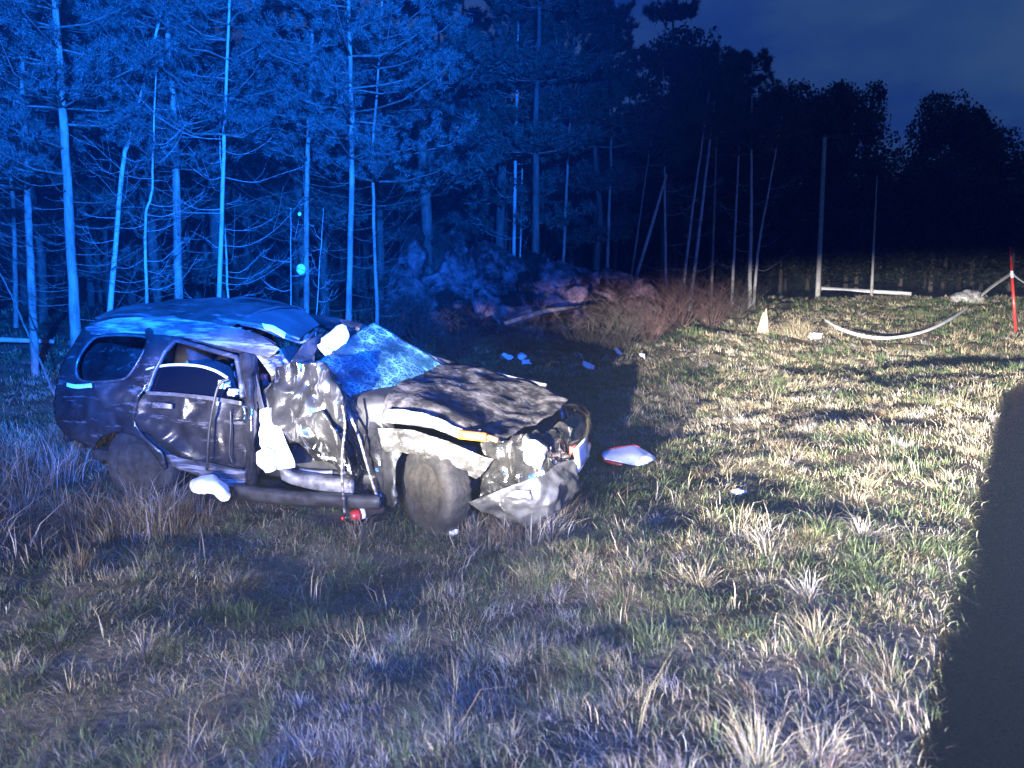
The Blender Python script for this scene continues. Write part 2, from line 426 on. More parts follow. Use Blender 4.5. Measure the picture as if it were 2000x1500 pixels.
def catmull(P, n):
    P = [Vector(p) for p in P]; out = []
    for i in range(len(P) - 1):
        p0 = P[max(i - 1, 0)]; p1 = P[i]; p2 = P[i + 1]; p3 = P[min(i + 2, len(P) - 1)]
        for k in range(n):
            t = k / n
            out.append(.5 * ((2 * p1) + (p2 - p0) * t + (2 * p0 - 5 * p1 + 4 * p2 - p3) * t * t + (3 * p1 - p0 - 3 * p2 + p3) * t ** 3))
    out.append(P[-1]); return out

def crumple(p, f, seed):
    q = p * f + Vector((seed * 13.7, seed * 5.1, -seed * 7.3))
    a = abs(noise.noise(q)) * 1.0 + abs(noise.noise(q * 2.1)) * .5 + noise.noise(q * .5) * .7
    return a - .45
def patch(rows, n=6, amp=0.0, freq=4.0, seed=1, thick=.012):
    """a sheet through a grid of 3-D control points, crumpled along its normal, with real thickness"""
    g = [catmull(r, n) for r in rows]
    cols = [catmull([g[r][c] for r in range(len(g))], n) for c in range(len(g[0]))]
    nu, nv = len(cols), len(cols[0])
    P = [[cols[u][v] for u in range(nu)] for v in range(nv)]
    Nn = [[None] * nu for _ in range(nv)]
    for v in range(nv):
        for u in range(nu):
            a = P[v][min(u + 1, nu - 1)] - P[v][max(u - 1, 0)]; b = P[min(v + 1, nv - 1)][u] - P[max(v - 1, 0)][u]
            Nn[v][u] = a.cross(b).normalized()
    V = []; F = []
    for sgn in (0, 1):
        for v in range(nv):
            for u in range(nu):
                d = crumple(P[v][u], freq, seed) * amp if amp else 0.0
                V.append(P[v][u] + Nn[v][u] * (d - sgn * thick))
    o = nu * nv
    for v in range(nv - 1):
        for u in range(nu - 1):
            a = v * nu + u
            F.append((a, a + 1, a + nu + 1, a + nu)); F.append((o + a, o + a + nu, o + a + nu + 1, o + a + 1))
    for u in range(nu - 1):
        F.append((u + 1, u, o + u, o + u + 1)); b = (nv - 1) * nu + u; F.append((b, b + 1, o + b + 1, o + b))
    for v in range(nv - 1):
        a = v * nu; F.append((a, a + nu, o + a + nu, o + a)); b = v * nu + nu - 1; F.append((b + nu, b, o + b, o + b + nu))
    return V, F

def rbox(size, loc=(0, 0, 0), bev=.03, rot=None, seg=2, taper=None, lump=0.0, seed=3):
    bm = bmesh.new(); bmesh.ops.create_cube(bm, size=1)
    for v in bm.verts:
        v.co = Vector((v.co.x * size[0], v.co.y * size[1], v.co.z * size[2]))
        if taper and v.co.z > 0: v.co.x *= taper; v.co.y *= taper
    if lump: bmesh.ops.subdivide_edges(bm, edges=bm.edges[:], cuts=3, use_grid_fill=True)
    elif bev: bmesh.ops.bevel(bm, geom=bm.edges[:], offset=bev, segments=seg, affect='EDGES', profile=.6)
    if lump:
        for v in bm.verts: v.co += Vector(noise.noise_vector(v.co * 3 / max(size) + Vector((seed, 0, 0)))) * lump
    mt = Matrix.Translation(loc) @ (rot.to_matrix().to_4x4() if rot else Matrix.Identity(4))
    bm.transform(mt); bm.verts.ensure_lookup_table()
    V = [v.co.copy() for v in bm.verts]; F = [tuple(x.index for x in f.verts) for f in bm.faces]
    bm.free(); return V, F

def inside(p, poly):
    c = False; x, y = p; j = len(poly) - 1
    for i in range(len(poly)):
        xi, yi = poly[i]; xj, yj = poly[j]
        if (yi > y) != (yj > y) and x < (xj - xi) * (y - yi) / (yj - yi) + xi: c = not c
        j = i
    return c
def resample(poly, step, closed=True):
    out = []; n = len(poly)
    for i in range(n if closed else n - 1):
        a, b = Vector(poly[i]), Vector(poly[(i + 1) % n]); k = max(1, int(round((b - a).length / step)))
        for q in range(k): out.append(tuple(a.lerp(b, q / k)))
    return out
def chaikin(poly, it=1):
    for _ in range(it):
        out = []
        for i in range(len(poly)):
            a, b = Vector(poly[i]), Vector(poly[(i + 1) % len(poly)])
            out += [tuple(a.lerp(b, .25)), tuple(a.lerp(b, .75))]
        poly = out
    return poly
def flat_panel(outline, holes, step, fn, thick, nrm, disp=None):
    """sheet panel cut to an outline with openings; fn lifts each 2-D point onto the body surface"""
    outline = resample(chaikin(outline), step); holes = [resample(chaikin(h), step) for h in holes]
    vs = []; es = []
    for loop in [outline] + holes:
        o = len(vs); vs += [Vector(p) for p in loop]; es += [(o + i, o + (i + 1) % len(loop)) for i in range(len(loop))]
    xs = [p[0] for p in outline]; ys = [p[1] for p in outline]
    y = min(ys) + step / 2; r = 0
    while y < max(ys):
        x = min(xs) + (step / 2 if r % 2 else 0)
        while x < max(xs):
            p = (x, y)
            if inside(p, outline) and not any(inside(p, h) for h in holes):
                if min((Vector(p) - q).length for q in vs[:len(es)]) > step * .5: vs.append(Vector(p))
            x += step
        y += step; r += 1
    res = geometry.delaunay_2d_cdt(vs, es, [], 0, 1e-5)
    v2, fc = res[0], res[2]
    F = []
    for f in fc:
        c = sum((v2[i] for i in f), Vector((0, 0))) / len(f)
        if inside(c, outline) and not any(inside(c, h) for h in holes): F.append(tuple(f))
    P = [fn(p[0], p[1]) for p in v2]
    if disp: P = [p + nrm * disp(p) for p in P]
    F2 = []
    for f in F:
        n = (P[f[1]] - P[f[0]]).cross(P[f[2]] - P[f[0]])
        F2.append(f if n.dot(nrm) > 0 else f[::-1])
    n0 = len(P); V = P + [p - nrm * thick for p in P]
    ec = {}
    for f in F2:
        for k in range(3):
            e = (f[k], f[(k + 1) % 3]); ec[e] = 1
    FF = list(F2) + [tuple(i + n0 for i in f[::-1]) for f in F2]
    for (a, b) in ec:
        if (b, a) not in ec: FF.append((b, a, a + n0, b + n0))
    return V, FF

# ================================================================ the wrecked car
YAW = R(-17.08)
CARO = Vector((-1.7024, 6.9164, 0.0))
AX = Vector((math.cos(YAW), math.sin(YAW), 0)); AY = Vector((-math.sin(YAW), math.cos(YAW), 0)); AZ = Vector((0, 0, 1))
CL = Vector(((C0 - CARO).dot(AX), (C0 - CARO).dot(AY), C0.z))
def rl(u, v):
    r = ray(u, v); return Vector((r.dot(AX), r.dot(AY), r.z))
def P(u, v, y):
    """surveyed point at local depth y of the car (x forward, y to its left, z up)"""
    r = rl(u, v); return CL + r * ((y - CL.y) / r.y)
def PX(u, v, x):
    r = rl(u, v); return CL + r * ((x - CL.x) / r.x)
def side_y(z):
    if z > .98: return -.875 + (z - .98) * .34
    return -.90 + .03 * ((z - .72) / .4) ** 2 * .9 if z > .3 else -.87
def PS(u, v, off=0.0):
    y = -.88
    for _ in range(8):
        p = P(u, v, y); y = side_y(p.z) + off
    return P(u, v, y)
OUT = Vector((0, -1, 0))
car = empty('wrecked_car', CARO, YAW)
tag(car, 'crushed black off-road car with torn front door and shattered windscreen in the grass', 'car')

def dents(seed, amp=.028, f=2.2):
    return lambda p: crumple(p, f, seed) * amp
def creases(seed, n, box, amp=.018, wid=.07):
    rk = random.Random(seed); L = []
    for _ in range(n):
        x, z = rk.uniform(box[0], box[1]), rk.uniform(box[2], box[3]); a = rk.uniform(0, 3.1416); h = rk.uniform(.12, .38)
        L.append((x, z, math.cos(a), math.sin(a), h, rk.choice((-1, 1)) * amp * rk.uniform(.5, 1.3), wid * rk.uniform(.5, 1.4)))
    def f(p):
        t = 0
        for x, z, c, s_, h, a, w in L:
            dx, dz = p.x - x, p.z - z; u = dx * c + dz * s_; v = abs(-dx * s_ + dz * c)
            if v < w and abs(u) < h: t += a * (1 - v / w) * (1 - (u / h) ** 2)
        return t
    return f
CQ = creases(3, 26, (-2.15, -1.0, .55, 1.05)); CD = creases(5, 24, (-1.3, -.3, .48, .98))
# --- body side: quarter panel, pillars, roof rail
SIDE = [(113, 836), (103, 800), (105, 765), (113, 730), (128, 695), (152, 660), (168, 638), (192, 622), (225, 617), (300, 620), (380, 628), (450, 640), (505, 655), (540, 676), (530, 693), (497, 692),
        (464, 692), (405, 674), (352, 659), (340, 664), (322, 692), (302, 722), (285, 752), (272, 772), (265, 798), (262, 826), (275, 846), (300, 868), (318, 888), (322, 925),
        (306, 900), (292, 872), (268, 852), (235, 843), (205, 848), (186, 862), (178, 880), (160, 868), (132, 856)]
QWIN = [(150, 738), (148, 715), (158, 690), (178, 664), (194, 656), (240, 654), (284, 657), (291, 664), (278, 692), (262, 720), (250, 736), (238, 742), (200, 746), (165, 746)]
SIDE_U = [(x, y) for x, y in SIDE]
q = MB(); q.add(flat_panel(SIDE, [QWIN], 5, PS, .03, OUT, lambda p: crumple(p, 2.3, 2) * .030 + crumple(p, 5.5, 4) * .014 + CQ(p)))
quarter = q.build('quarter_panel', M['paint'], car)
# scuffed roof rail laid on the crushed edge of the roof
rail = [[PS(165, 640, -.012), PS(235, 622, -.012), PS(330, 622, -.012), PS(430, 634, -.012), PS(500, 652, -.012), PS(548, 682, -.012)],
        [PS(172, 648, -.018), PS(240, 636, -.02), PS(335, 638, -.022), PS(432, 652, -.022), PS(498, 670, -.02), PS(540, 690, -.018)],
        [PS(180, 656, -.012), PS(240, 651, -.012), PS(338, 656, -.012), PS(430, 676, -.012), PS(490, 690, -.012), PS(528, 698, -.012)]]
MB().add(patch(rail, 8, .02, 6, 4, .012)).build('roof_rail', M['scuff'], car)
def ring(poly, off, r, closed=True, n=5):
    pts = [PS(x, y, off) for x, y in resample(chaikin(poly) if closed else poly, 6, closed)]
    if closed: pts.append(pts[0])
    return tube(pts, r, n, not closed)
MB().add(ring(QWIN, -.004, .013)).build('window_trim', M['trim'], quarter)
MB().add(patch([[PS(132, 748, -.02), PS(150, 752, -.022), PS(180, 750, -.02)], [PS(132, 756, -.02), PS(150, 760, -.022), PS(180, 757, -.02)]], 4, .008, 9, 3)).build('torn_trim', M['whitepl'], quarter)
# --- rear door
door = empty('rear_door'); door.parent = car
DOOR = [(287, 767), (345, 769), (420, 778), (474, 786), (480, 800), (482, 850), (480, 905), (474, 917), (440, 911), (385, 898), (338, 888), (318, 872), (292, 848), (270, 836), (264, 820), (267, 792), (276, 772)]
def ddoor(p):
    u = crumple(p, 2.6, 7) * .028 + crumple(p, 6, 8) * .012 + CD(p) + .014 * max(0, 1 - abs(p.z - .80 - .05 * p.x) / .03)
    fl = max(0, 1 - abs((p.x + 1.05) * .62 + (p.z - .60)) / .10)      # wheel-arch flare crossing the door corner
    return u + .035 * fl
MB().add(flat_panel(DOOR, [], 5, lambda a, b: PS(a, b, -.012), .03, OUT, ddoor)).build('door_panel', M['paint'], door)
MB().add(ring([(287, 766), (303, 724), (324, 684), (344, 664), (400, 680), (462, 698), (470, 740), (474, 782)], -.004, [.026] * 200 if 0 else .022, False, 6)).build('window_frame', M['trim'], door)
MB().add(patch([[PS(285, 764, -.02), PS(345, 767, -.022), PS(420, 775, -.022), PS(474, 784, -.02)], [PS(286, 771, -.02), PS(345, 774, -.022), PS(420, 783, -.022), PS(474, 792, -.02)]], 6, .006, 8, 5)).build('belt_moulding', M['trim'], door)
gl = [[PS(288, 722, .02), PS(330, 713, .02), PS(385, 714, .025), PS(422, 724, .03), PS(446, 738, .03)], [PS(288, 768, .03), PS(330, 770, .03), PS(385, 774, .03), PS(422, 778, .03), PS(446, 782, .03)]]
MB().add(patch(gl, 6, 0, 1, 1, .006)).build('window_glass', M['glass'], door)
MB().add(tube(catmull([p + Vector((0, -.012, .002)) for p in gl[0]], 5), .012, 6)).build('glass_edge', M['whitepl'], door)
MB().add(patch([[PS(300, 786, -.03), PS(318, 786, -.055), PS(338, 789, -.03)], [PS(300, 797, -.03), PS(318, 797, -.055), PS(338, 799, -.03)]], 5, 0, 1, 1, .02)).build('door_handle', M['trim'], door)
# --- sill below the rear door, running board
MB().add(flat_panel([(322, 884), (385, 902), (475, 920), (500, 925), (502, 948), (478, 956), (430, 944), (352, 920), (326, 905)], [], 9, lambda a, b: PS(a, b, .015), .06, OUT, dents(9, .03, 4))).build('sill', M['scuff'], car)
MB().add(patch([[P(456, 946, -.80), P(560, 957, -.80), P(650, 963, -.80), P(742, 968, -.80)], [P(458, 950, -.97), P(560, 962, -.97), P(650, 968, -.97), P(742, 973, -.97)], [P(462, 968, -.96), P(560, 980, -.96), P(650, 985, -.96), P(742, 990, -.96)], [P(470, 972, -.80), P(560, 984, -.80), P(650, 988, -.80), P(742, 992, -.80)]], 5, .014, 5, 6, .01)).build('running_board', M['plastic'], car)
MB().add(patch([[P(545, 905, -.80), P(575, 922, -.80), P(620, 930, -.80), P(692, 936, -.80)], [P(548, 912, -.88), P(574, 930, -.88), P(620, 938, -.88), P(692, 945, -.88)], [P(552, 935, -.87), P(578, 945, -.87), P(620, 955, -.87), P(692, 962, -.87)]], 6, .012, 6, 8, .02)).build('door_sill', M['bare'], car)
# --- B pillar and the folded rail in front of it
MB().add(patch([[P(468, 690, -.72), P(482, 688, -.76), P(500, 690, -.70)], [P(470, 745, -.80), P(486, 745, -.86), P(506, 748, -.74)], [P(476, 810, -.86), P(492, 810, -.92), P(512, 815, -.78)], [P(480, 880, -.86), P(494, 880, -.93), P(508, 885, -.80)], [P(480, 952, -.84), P(492, 955, -.91), P(506, 955, -.80)]], 7, .035, 9, 11, .012)).build('door_pillar', M['gloss'], car)
MB().add(patch([[P(494, 688, -.70), P(520, 682, -.66), P(548, 684, -.58)], [P(508, 705, -.74), P(532, 702, -.68), P(560, 705, -.58)], [P(530, 735, -.78), P(548, 728, -.72), P(570, 726, -.60)]], 8, .035, 11, 12, .012)).build('bent_rail', M['scuff'], car)
MB().add(patch([[P(487, 700, -.72), P(496, 698, -.72)], [P(499, 760, -.80), P(508, 758, -.80)], [P(516, 830, -.84), P(526, 826, -.84)], [P(530, 900, -.84), P(538, 898, -.84)]], 6, .015, 12, 13, .01)).build('door_seal', M['blackpl'], car)
MB().add(rbox((.055, .04, .055), P(516, 736, -.62), .012)).build('belt_buckle', M['redpl'], car)
# --- crumpled front door skin
FD = [[P(532, 733, -.74), P(560, 713, -.80), P(610, 711, -.84), P(640, 716, -.80), P(660, 738, -.76)],
      [P(524, 775, -.84), P(562, 768, -.95), P(610, 768, -.90), P(645, 770, -.97), P(670, 778, -.84)],
      [P(527, 828, -.86), P(566, 830, -.90), P(612, 826, -.99), P(648, 830, -.90), P(676, 838, -.88)],
      [P(548, 862, -.84), P(582, 868, -.94), P(622, 872, -.92), P(655, 880, -.97), P(682, 888, -.86)],
      [P(588, 874, -.82), P(612, 886, -.90), P(642, 902, -.92), P(668, 920, -.90), P(688, 938, -.84)]]
MB().add(patch(FD, 16, .13, 3.7, 5, .015)).build('front_door', M['torn'], car)
MB().add(patch([[P(588, 812, -1.0), P(632, 800, -1.0)], [P(612, 842, -1.02), P(655, 838, -1.02)], [P(640, 878, -1.0), P(676, 880, -.99)], [P(672, 918, -.98), P(690, 925, -.96)]], 8, .04, 6, 21, .012)).build('door_moulding', M['torn'], car)
# --- folded metal between the door and the front wheel (cowl side and A pillar foot)
MB().add(patch([[P(664, 768, -.72), P(700, 785, -.66), P(738, 815, -.62), P(752, 838, -.66)], [P(680, 840, -.78), P(708, 850, -.66), P(736, 865, -.72), P(758, 880, -.70)], [P(690, 905, -.82), P(716, 910, -.68), P(738, 920, -.78), P(760, 930, -.74)], [P(694, 958, -.82), P(720, 972, -.70), P(742, 978, -.80), P(765, 985, -.76)]], 8, .07, 7, 15, .012)).build('cowl_side', M['gloss'], car, False)
MB().add(tube(catmull([P(678, 800, -.80), P(700, 850, -.84), P(716, 905, -.86), P(728, 945, -.88), P(742, 985, -.88)], 5), .013, 6)).build('hinge_bar', M['scuff'], car)
MB().add(patch([[P(752, 828, -.80), P(775, 850, -.86), P(790, 880, -.88)], [P(748, 890, -.84), P(764, 900, -.90), P(776, 905, -.90)], [P(756, 950, -.84), P(768, 960, -.92), P(772, 955, -.92)], [P(760, 985, -.82), P(772, 990, -.92), P(776, 975, -.92)]], 7, .045, 8, 17, .012)).build('arch_liner', M['blackpl'], car)
# --- roof
RO = [[Vector((-1.90, -.66, 1.54)), Vector((-1.95, -.32, 1.60)), Vector((-1.98, .10, 1.635)), Vector((-1.96, .48, 1.64)), Vector((-1.90, .68, 1.60))],
      [Vector((-1.45, -.67, 1.57)), Vector((-1.45, -.32, 1.62)), Vector((-1.45, .10, 1.66)), Vector((-1.45, .48, 1.665)), Vector((-1.45, .70, 1.62))],
      [Vector((-.95, -.67, 1.55)), Vector((-.95, -.32, 1.60)), Vector((-.95, .10, 1.64)), Vector((-.95, .48, 1.64)), Vector((-.95, .70, 1.58))],
      [Vector((-.50, -.66, 1.49)), Vector((-.55, -.32, 1.56)), Vector((-.58, .10, 1.61)), Vector((-.58, .48, 1.60)), Vector((-.55, .70, 1.50))]]
MB().add(patch(RO, 8, .04, 2.6, 31, .02)).build('roof', M['roofpaint'], car)
MB().add(patch([[P(424, 628, -.52), P(420, 608, -.1), P(440, 590, .3), P(470, 582, .55)], [P(498, 638, -.50), P(505, 612, -.05), P(525, 597, .35), P(545, 594, .60)], [P(540, 652, -.42), P(555, 630, 0), P(570, 612, .4), P(592, 612, .62)], [P(584, 667, -.36), P(596, 655, .0), P(608, 646, .3), P(622, 638, .55)]], 8, .008, 2, 3, .025)).build('sunroof_panel', M['sunroof'], car)
MB().add(patch([[P(512, 633, -.56), P(538, 640, -.53), P(556, 652, -.47)], [P(516, 642, -.58), P(536, 652, -.56), P(554, 662, -.50)]], 6, .02, 9, 8, .02)).build('curtain_airbag', M['white'], car)
MB().add(tube(catmull([P(470, 634, -.58), P(505, 640, -.56), P(545, 656, -.50), P(585, 669, -.40), P(600, 662, -.3), P(622, 640, .2)], 5), .012, 6)).build('roof_edge', M['scuff'], car)
# --- front roof post with its torn airbag
MB().add(patch([[P(592, 668, -.35), P(606, 660, -.2), P(628, 650, .0)], [P(578, 690, -.45), P(596, 690, -.32), P(614, 690, -.2)], [P(566, 708, -.60), P(586, 712, -.5), P(612, 715, -.42)]], 7, .02, 7, 6, .02)).build('roof_post', M['plastic'], car)
MB().add(patch([[P(628, 660, -.1), P(655, 640, .05), P(676, 640, .10)], [P(622, 680, -.12), P(650, 662, -.02), P(682, 655, .06)], [P(640, 700, -.2), P(655, 685, -.1), P(676, 672, 0)]], 7, .06, 6, 9, .03)).build('post_airbag', M['white'], car)
# --- windscreen, tented up from the cowl
WS = [[P(612, 714, -.50), P(648, 690, -.22), P(690, 655, .15), P(730, 630, .46)],
      [P(655, 745, -.60), P(690, 722, -.25), P(740, 690, .18), P(782, 660, .56)],
      [P(700, 790, -.66), P(735, 755, -.28), P(790, 722, .22), P(832, 690, .64)],
      [P(744, 832, -.70), P(772, 782, -.34), P(818, 748, .20), P(870, 719, .70)]]
MB().add(patch(WS, 9, .045, 3.0, 14, .008)).build('windscreen', M['shatter'], car)
# --- hood
HD = [[P(746, 815, -.90), P(756, 780, -.74), P(790, 750, -.30), P(830, 730, .15), P(872, 714, .70)],
      [P(795, 822, -.93), P(810, 780, -.72), P(850, 765, -.28), P(900, 745, .15), P(940, 722, .72)],
      [P(850, 832, -.94), P(880, 805, -.74), P(915, 790, -.32), P(965, 768, .15), P(1010, 738, .72)],
      [P(905, 850, -.93), P(938, 842, -.76), P(975, 826, -.40), P(1020, 800, .05), P(1062, 758, .66)],
      [P(955, 872, -.88), P(990, 858, -.72), P(1030, 838, -.40), P(1078, 815, -.02), P(1108, 786, .50)]]
MB().add(patch(HD, 9, .05, 4.2, 22, .015)).build('hood', M['hood'], car)
MB().add(patch([[P(752, 798, -.955), P(800, 800, -.97), P(850, 812, -.97), P(905, 838, -.95), P(940, 838, -.93)], [P(748, 824, -.95), P(800, 828, -.96), P(852, 836, -.96), P(900, 856, -.95), P(935, 850, -.93)]], 8, .03, 6, 25, .012)).build('hood_edge', M['scuff'], car)
MB().add(patch([[P(875, 712, .74), P(940, 722, .78), P(1010, 738, .78), P(1068, 752, .74)], [P(940, 735, .70) if 0 else P(876, 720, .72), P(940, 731, .74), P(1010, 748, .74), P(1066, 760, .70)]], 7, .02, 5, 26, .02)).build('far_fender', M['scuff'], car)
# --- right front fender strip, lamp and crushed corner
MB().add(patch([[P(742, 836, -.93), P(800, 840, -.96), P(860, 856, -.97), P(920, 878, -.95), P(965, 896, -.92)], [P(746, 862, -.94), P(800, 866, -.97), P(855, 880, -.98), P(905, 900, -.96), P(950, 915, -.93)], [P(756, 878, -.90), P(805, 882, -.93), P(850, 895, -.94), P(890, 918, -.93), P(930, 935, -.90)]], 12, .065, 5, 27, .012)).build('fender', M['inner'], car)
MB().add(rbox((.215, .05, .062), P(923, 851, -1.03), .012, rot=Matrix.Rotation(R(2), 3, 'Y').to_euler())).build('indicator_lamp', M['orange'], car)
MB().add(rbox((.09, .045, .035), P(962, 856, -.99), .01, rot=Matrix.Rotation(R(14), 3, 'Y').to_euler())).build('lamp_bracket', M['brownpl'], car)
CR = [[P(940, 860, -.86), P(985, 868, -.84), P(1030, 850, -.72), P(1072, 838, -.50), P(1100, 822, -.20)],
      [P(950, 895, -.90), P(995, 890, -.96), P(1035, 878, -.92), P(1078, 865, -.70), P(1108, 855, -.35)],
      [P(946, 930, -.86), P(995, 930, -.92), P(1040, 915, -.96), P(1080, 905, -.78), P(1110, 895, -.45)],
      [P(940, 968, -.84), P(995, 965, -.88), P(1045, 955, -.90), P(1088, 945, -.78), P(1112, 930, -.50)]]
MB().add(patch(CR, 12, .12, 5.0, 33, .015)).build('crushed_corner', M['torn'], car, False)
MB().add(rbox((.20, .10, .16), P(1040, 880, -.93), .03, rot=Matrix.Rotation(R(24), 3, 'Y').to_euler(), lump=.035, seed=8)).build('headlamp', M['bare'], car)
BU = [[P(918, 976, -.97), P(960, 966, -1.02), P(1010, 945, -1.02), P(1066, 925, -.98), P(1094, 905, -.80), P(1110, 898, -.60)],
      [P(945, 990, -.99), P(985, 985, -1.06), P(1030, 975, -1.06), P(1074, 960, -1.0), P(1099, 940, -.82), P(1113, 930, -.62)],
      [P(975, 1006, -.97), P(1010, 1010, -1.02), P(1048, 1005, -1.02), P(1082, 988, -.98), P(1100, 965, -.82), P(1112, 950, -.64)],
      [P(985, 1014, -.93), P(1018, 1022, -.97), P(1052, 1022, -.97), P(1084, 1006, -.92), P(1097, 985, -.80), P(1108, 965, -.66)]]
MB().add(patch(BU, 12, .085, 4.5, 38, .018)).build('bumper', M['plastic'], car)
MB().add(patch([[P(975, 985, -1.07), P(1000, 958, -1.07), P(1035, 958, -1.06)], [P(985, 998, -1.08), P(1010, 985, -1.08), P(1040, 976, -1.06)]], 6, .02, 6, 4, .012)).build('torn_trim', M['inner'], car)
# --- front face: grille, plate
GR = [[Vector((2.20, -.55, .76)), Vector((2.26, 0, .77)), Vector((2.20, .62, .74)), Vector((2.00, .86, .70))],
      [Vector((2.28, -.55, .66)), Vector((2.36, 0, .66)), Vector((2.30, .62, .66)), Vector((2.10, .89, .66))],
      [Vector((2.30, -.55, .46)), Vector((2.38, 0, .44)), Vector((2.32, .62, .44)), Vector((2.12, .90, .44))],
      [Vector((2.24, -.55, .26)), Vector((2.32, 0, .24)), Vector((2.26, .62, .24)), Vector((2.08, .88, .26))]]
MB().add(patch(GR, 7, .035, 4, 41, .02)).build('front_panel', M['gloss'], car)
MB().add(patch([[PX(1112, 872, 2.42), PX(1124, 866, 2.42)], [PX(1112, 888, 2.42), PX(1122, 880, 2.42)]], 4, 0, 1, 1, .01)).build('bumper_stripe', M['redpl'], car)
pl = MB().add(patch([[PX(1122, 880, 2.47), PX(1145, 855, 2.43)], [PX(1128, 922, 2.47), PX(1150, 892, 2.43)]], 3, 0, 1, 1, .006)).build('number_plate', M['plate'], car)
fr = [PX(1122, 880, 2.473), PX(1145, 855, 2.433), PX(1150, 892, 2.433), PX(1128, 922, 2.473)]
MB().add(tube(fr + [fr[0]], .008, 5)).build('plate_frame', M['whitepl'], pl)
# --- inner structure that closes the shell
MB().add(rbox((1.10, 1.26, .42), (1.52, .04, .48), .05, lump=.05, seed=5)).build('engine_block', M['blackpl'], car)
MB().add(rbox((2.9, 1.5, .10), (-.55, .02, .32), .02)).build('floor_pan', M['blackpl'], car)
MB().add(rbox((.42, 1.44, .34), (.78, .03, .83), .09)).build('dashboard', M['blackpl'], car)
LW = [[(-1.95, 1.04), (-1.80, 1.42), (-1.25, 1.44), (-1.15, 1.04)], [(-1.02, 1.04), (-1.02, 1.44), (-.30, 1.42), (-.12, 1.04)], [(0, 1.02), (.0, 1.38), (.30, 1.30), (.78, 1.04)]]
LS = [(-2.16, .45), (-2.2, .95), (-1.95, 1.50), (-1.5, 1.60), (-.4, 1.54), (.2, 1.42), (.98, 1.04), (2.0, .92), (2.1, .45), (1.80, .42), (1.72, .62), (1.42, .74), (1.1, .62), (1.02, .30), (-1.02, .30), (-1.1, .62), (-1.42, .74), (-1.72, .62), (-1.80, .42)]
MB().add(flat_panel(LS, LW, .11, lambda a, b: Vector((a, -side_y(b) - .01, b)), .03, Vector((0, 1, 0)), dents(51, .03, 2))).build('far_side', M['paint'], car)
MB().add(patch([[Vector((-1.93, -.62, 1.55)), Vector((-2.0, 0, 1.64)), Vector((-1.93, .62, 1.55))], [Vector((-2.10, -.72, 1.12)), Vector((-2.19, 0, 1.12)), Vector((-2.10, .72, 1.12))], [Vector((-2.17, -.84, .80)), Vector((-2.27, 0, .80)), Vector((-2.17, .84, .80))], [Vector((-2.17, -.85, .45)), Vector((-2.30, 0, .42)), Vector((-2.17, .85, .45))]], 6, .03, 2, 53, .02)).build('tailgate', M['paint'], car)
MB().add(patch([[Vector((-1.85, -.60, 1.48)), Vector((-1.85, 0, 1.60)), Vector((-1.85, .62, 1.52))], [Vector((-.5, -.60, 1.40)), Vector((-.5, 0, 1.50)), Vector((-.5, .62, 1.44))]], 4, .02, 4, 5, .01)).build('headliner', M['liner'], car)
def seat(x, y, rear=False):
    s = empty('rear_seat' if rear else 'front_seat'); s.parent = car
    MB().add(rbox((.50, .52 if not rear else .62, .17), (x, y, .50), .05)).build('cushion', M['fabric'], s)
    MB().add(rbox((.15, .50 if not rear else .60, .62), (x - .30, y, .86), .05, rot=Matrix.Rotation(R(-14), 3, 'Y').to_euler())).build('backrest', M['fabric'], s)
    MB().add(rbox((.10, .26, .19), (x - .40, y, 1.24), .045, rot=Matrix.Rotation(R(-10), 3, 'Y').to_euler())).build('headrest', M['fabric'], s)
seat(.28, -.38); seat(.28, .40); seat(-.62, -.40, True); seat(-.62, .36, True)
MB().add(rbox((.24, .18, .14), (-.33, -.05, 1.14), .05, lump=.03)).build('seat_foam', M['yellow'], car)
MB().add(patch([[P(420, 690, .2), P(462, 700, .2)], [P(420, 725, .25), P(462, 738, .25)]], 4, .01, 5, 2, .02)).build('inner_trim', M['liner'], car)
MB().add(patch([[P(585, 870, -.62), P(630, 860, -.62), P(680, 880, -.62)], [P(578, 905, -.66), P(630, 905, -.66), P(682, 915, -.66)], [P(585, 930, -.66), P(630, 935, -.66), P(685, 938, -.66)]], 5, .03, 5, 62, .03)).build('seat_trim', M['blackpl'], car)
MB().add(patch([[P(611, 884, -.69), P(625, 883, -.69)], [P(612, 898, -.695), P(626, 898, -.695)]], 3, .004, 9, 2, .004)).build('care_tag', M['white'], car)
MB().add(patch([[P(350, 660, .55), P(410, 676, .55), P(466, 694, .50)], [P(346, 690, .58), P(410, 702, .58), P(466, 718, .52)], [P(344, 722, .60), P(410, 730, .60), P(466, 742, .55)]], 6, .03, 5, 63, .02)).build('side_lining', M['liner'], car)
MB().add(tube(catmull([P(585, 918, -.74), P(620, 923, -.74), P(650, 922, -.74)], 4), .018, 6)).build('seat_rail', M['bare'], car)
# white airbag hanging out of the door opening, cloth behind the rear window
MB().add(patch([[P(512, 802, -.84), P(523, 798, -.86), P(533, 799, -.85)], [P(511, 840, -.88), P(529, 837, -.93), P(547, 834, -.89)], [P(520, 878, -.91), P(540, 875, -.96), P(562, 870, -.92)], [P(532, 908, -.93), P(553, 906, -.97), P(577, 902, -.94)], [P(540, 914, -.93), P(556, 913, -.96), P(574, 908, -.94)]], 8, .028, 9, 71, .02)).build('door_airbag', M['white'], car)
MB().add(patch([[P(512, 882, -.95), P(522, 876, -.99), P(534, 880, -.97)], [P(510, 900, -.96), P(522, 898, -1.01), P(537, 900, -.98)], [P(524, 918, -.96), P(530, 919, -.99), P(538, 915, -.97)]], 7, .03, 9, 72, .03)).build('airbag_fold', M['white'], car)
MB().add(rbox((.075, .07, .06), P(438, 750, -.86), .02, lump=.012)).build('mirror_shard', M['whitepl'], car)
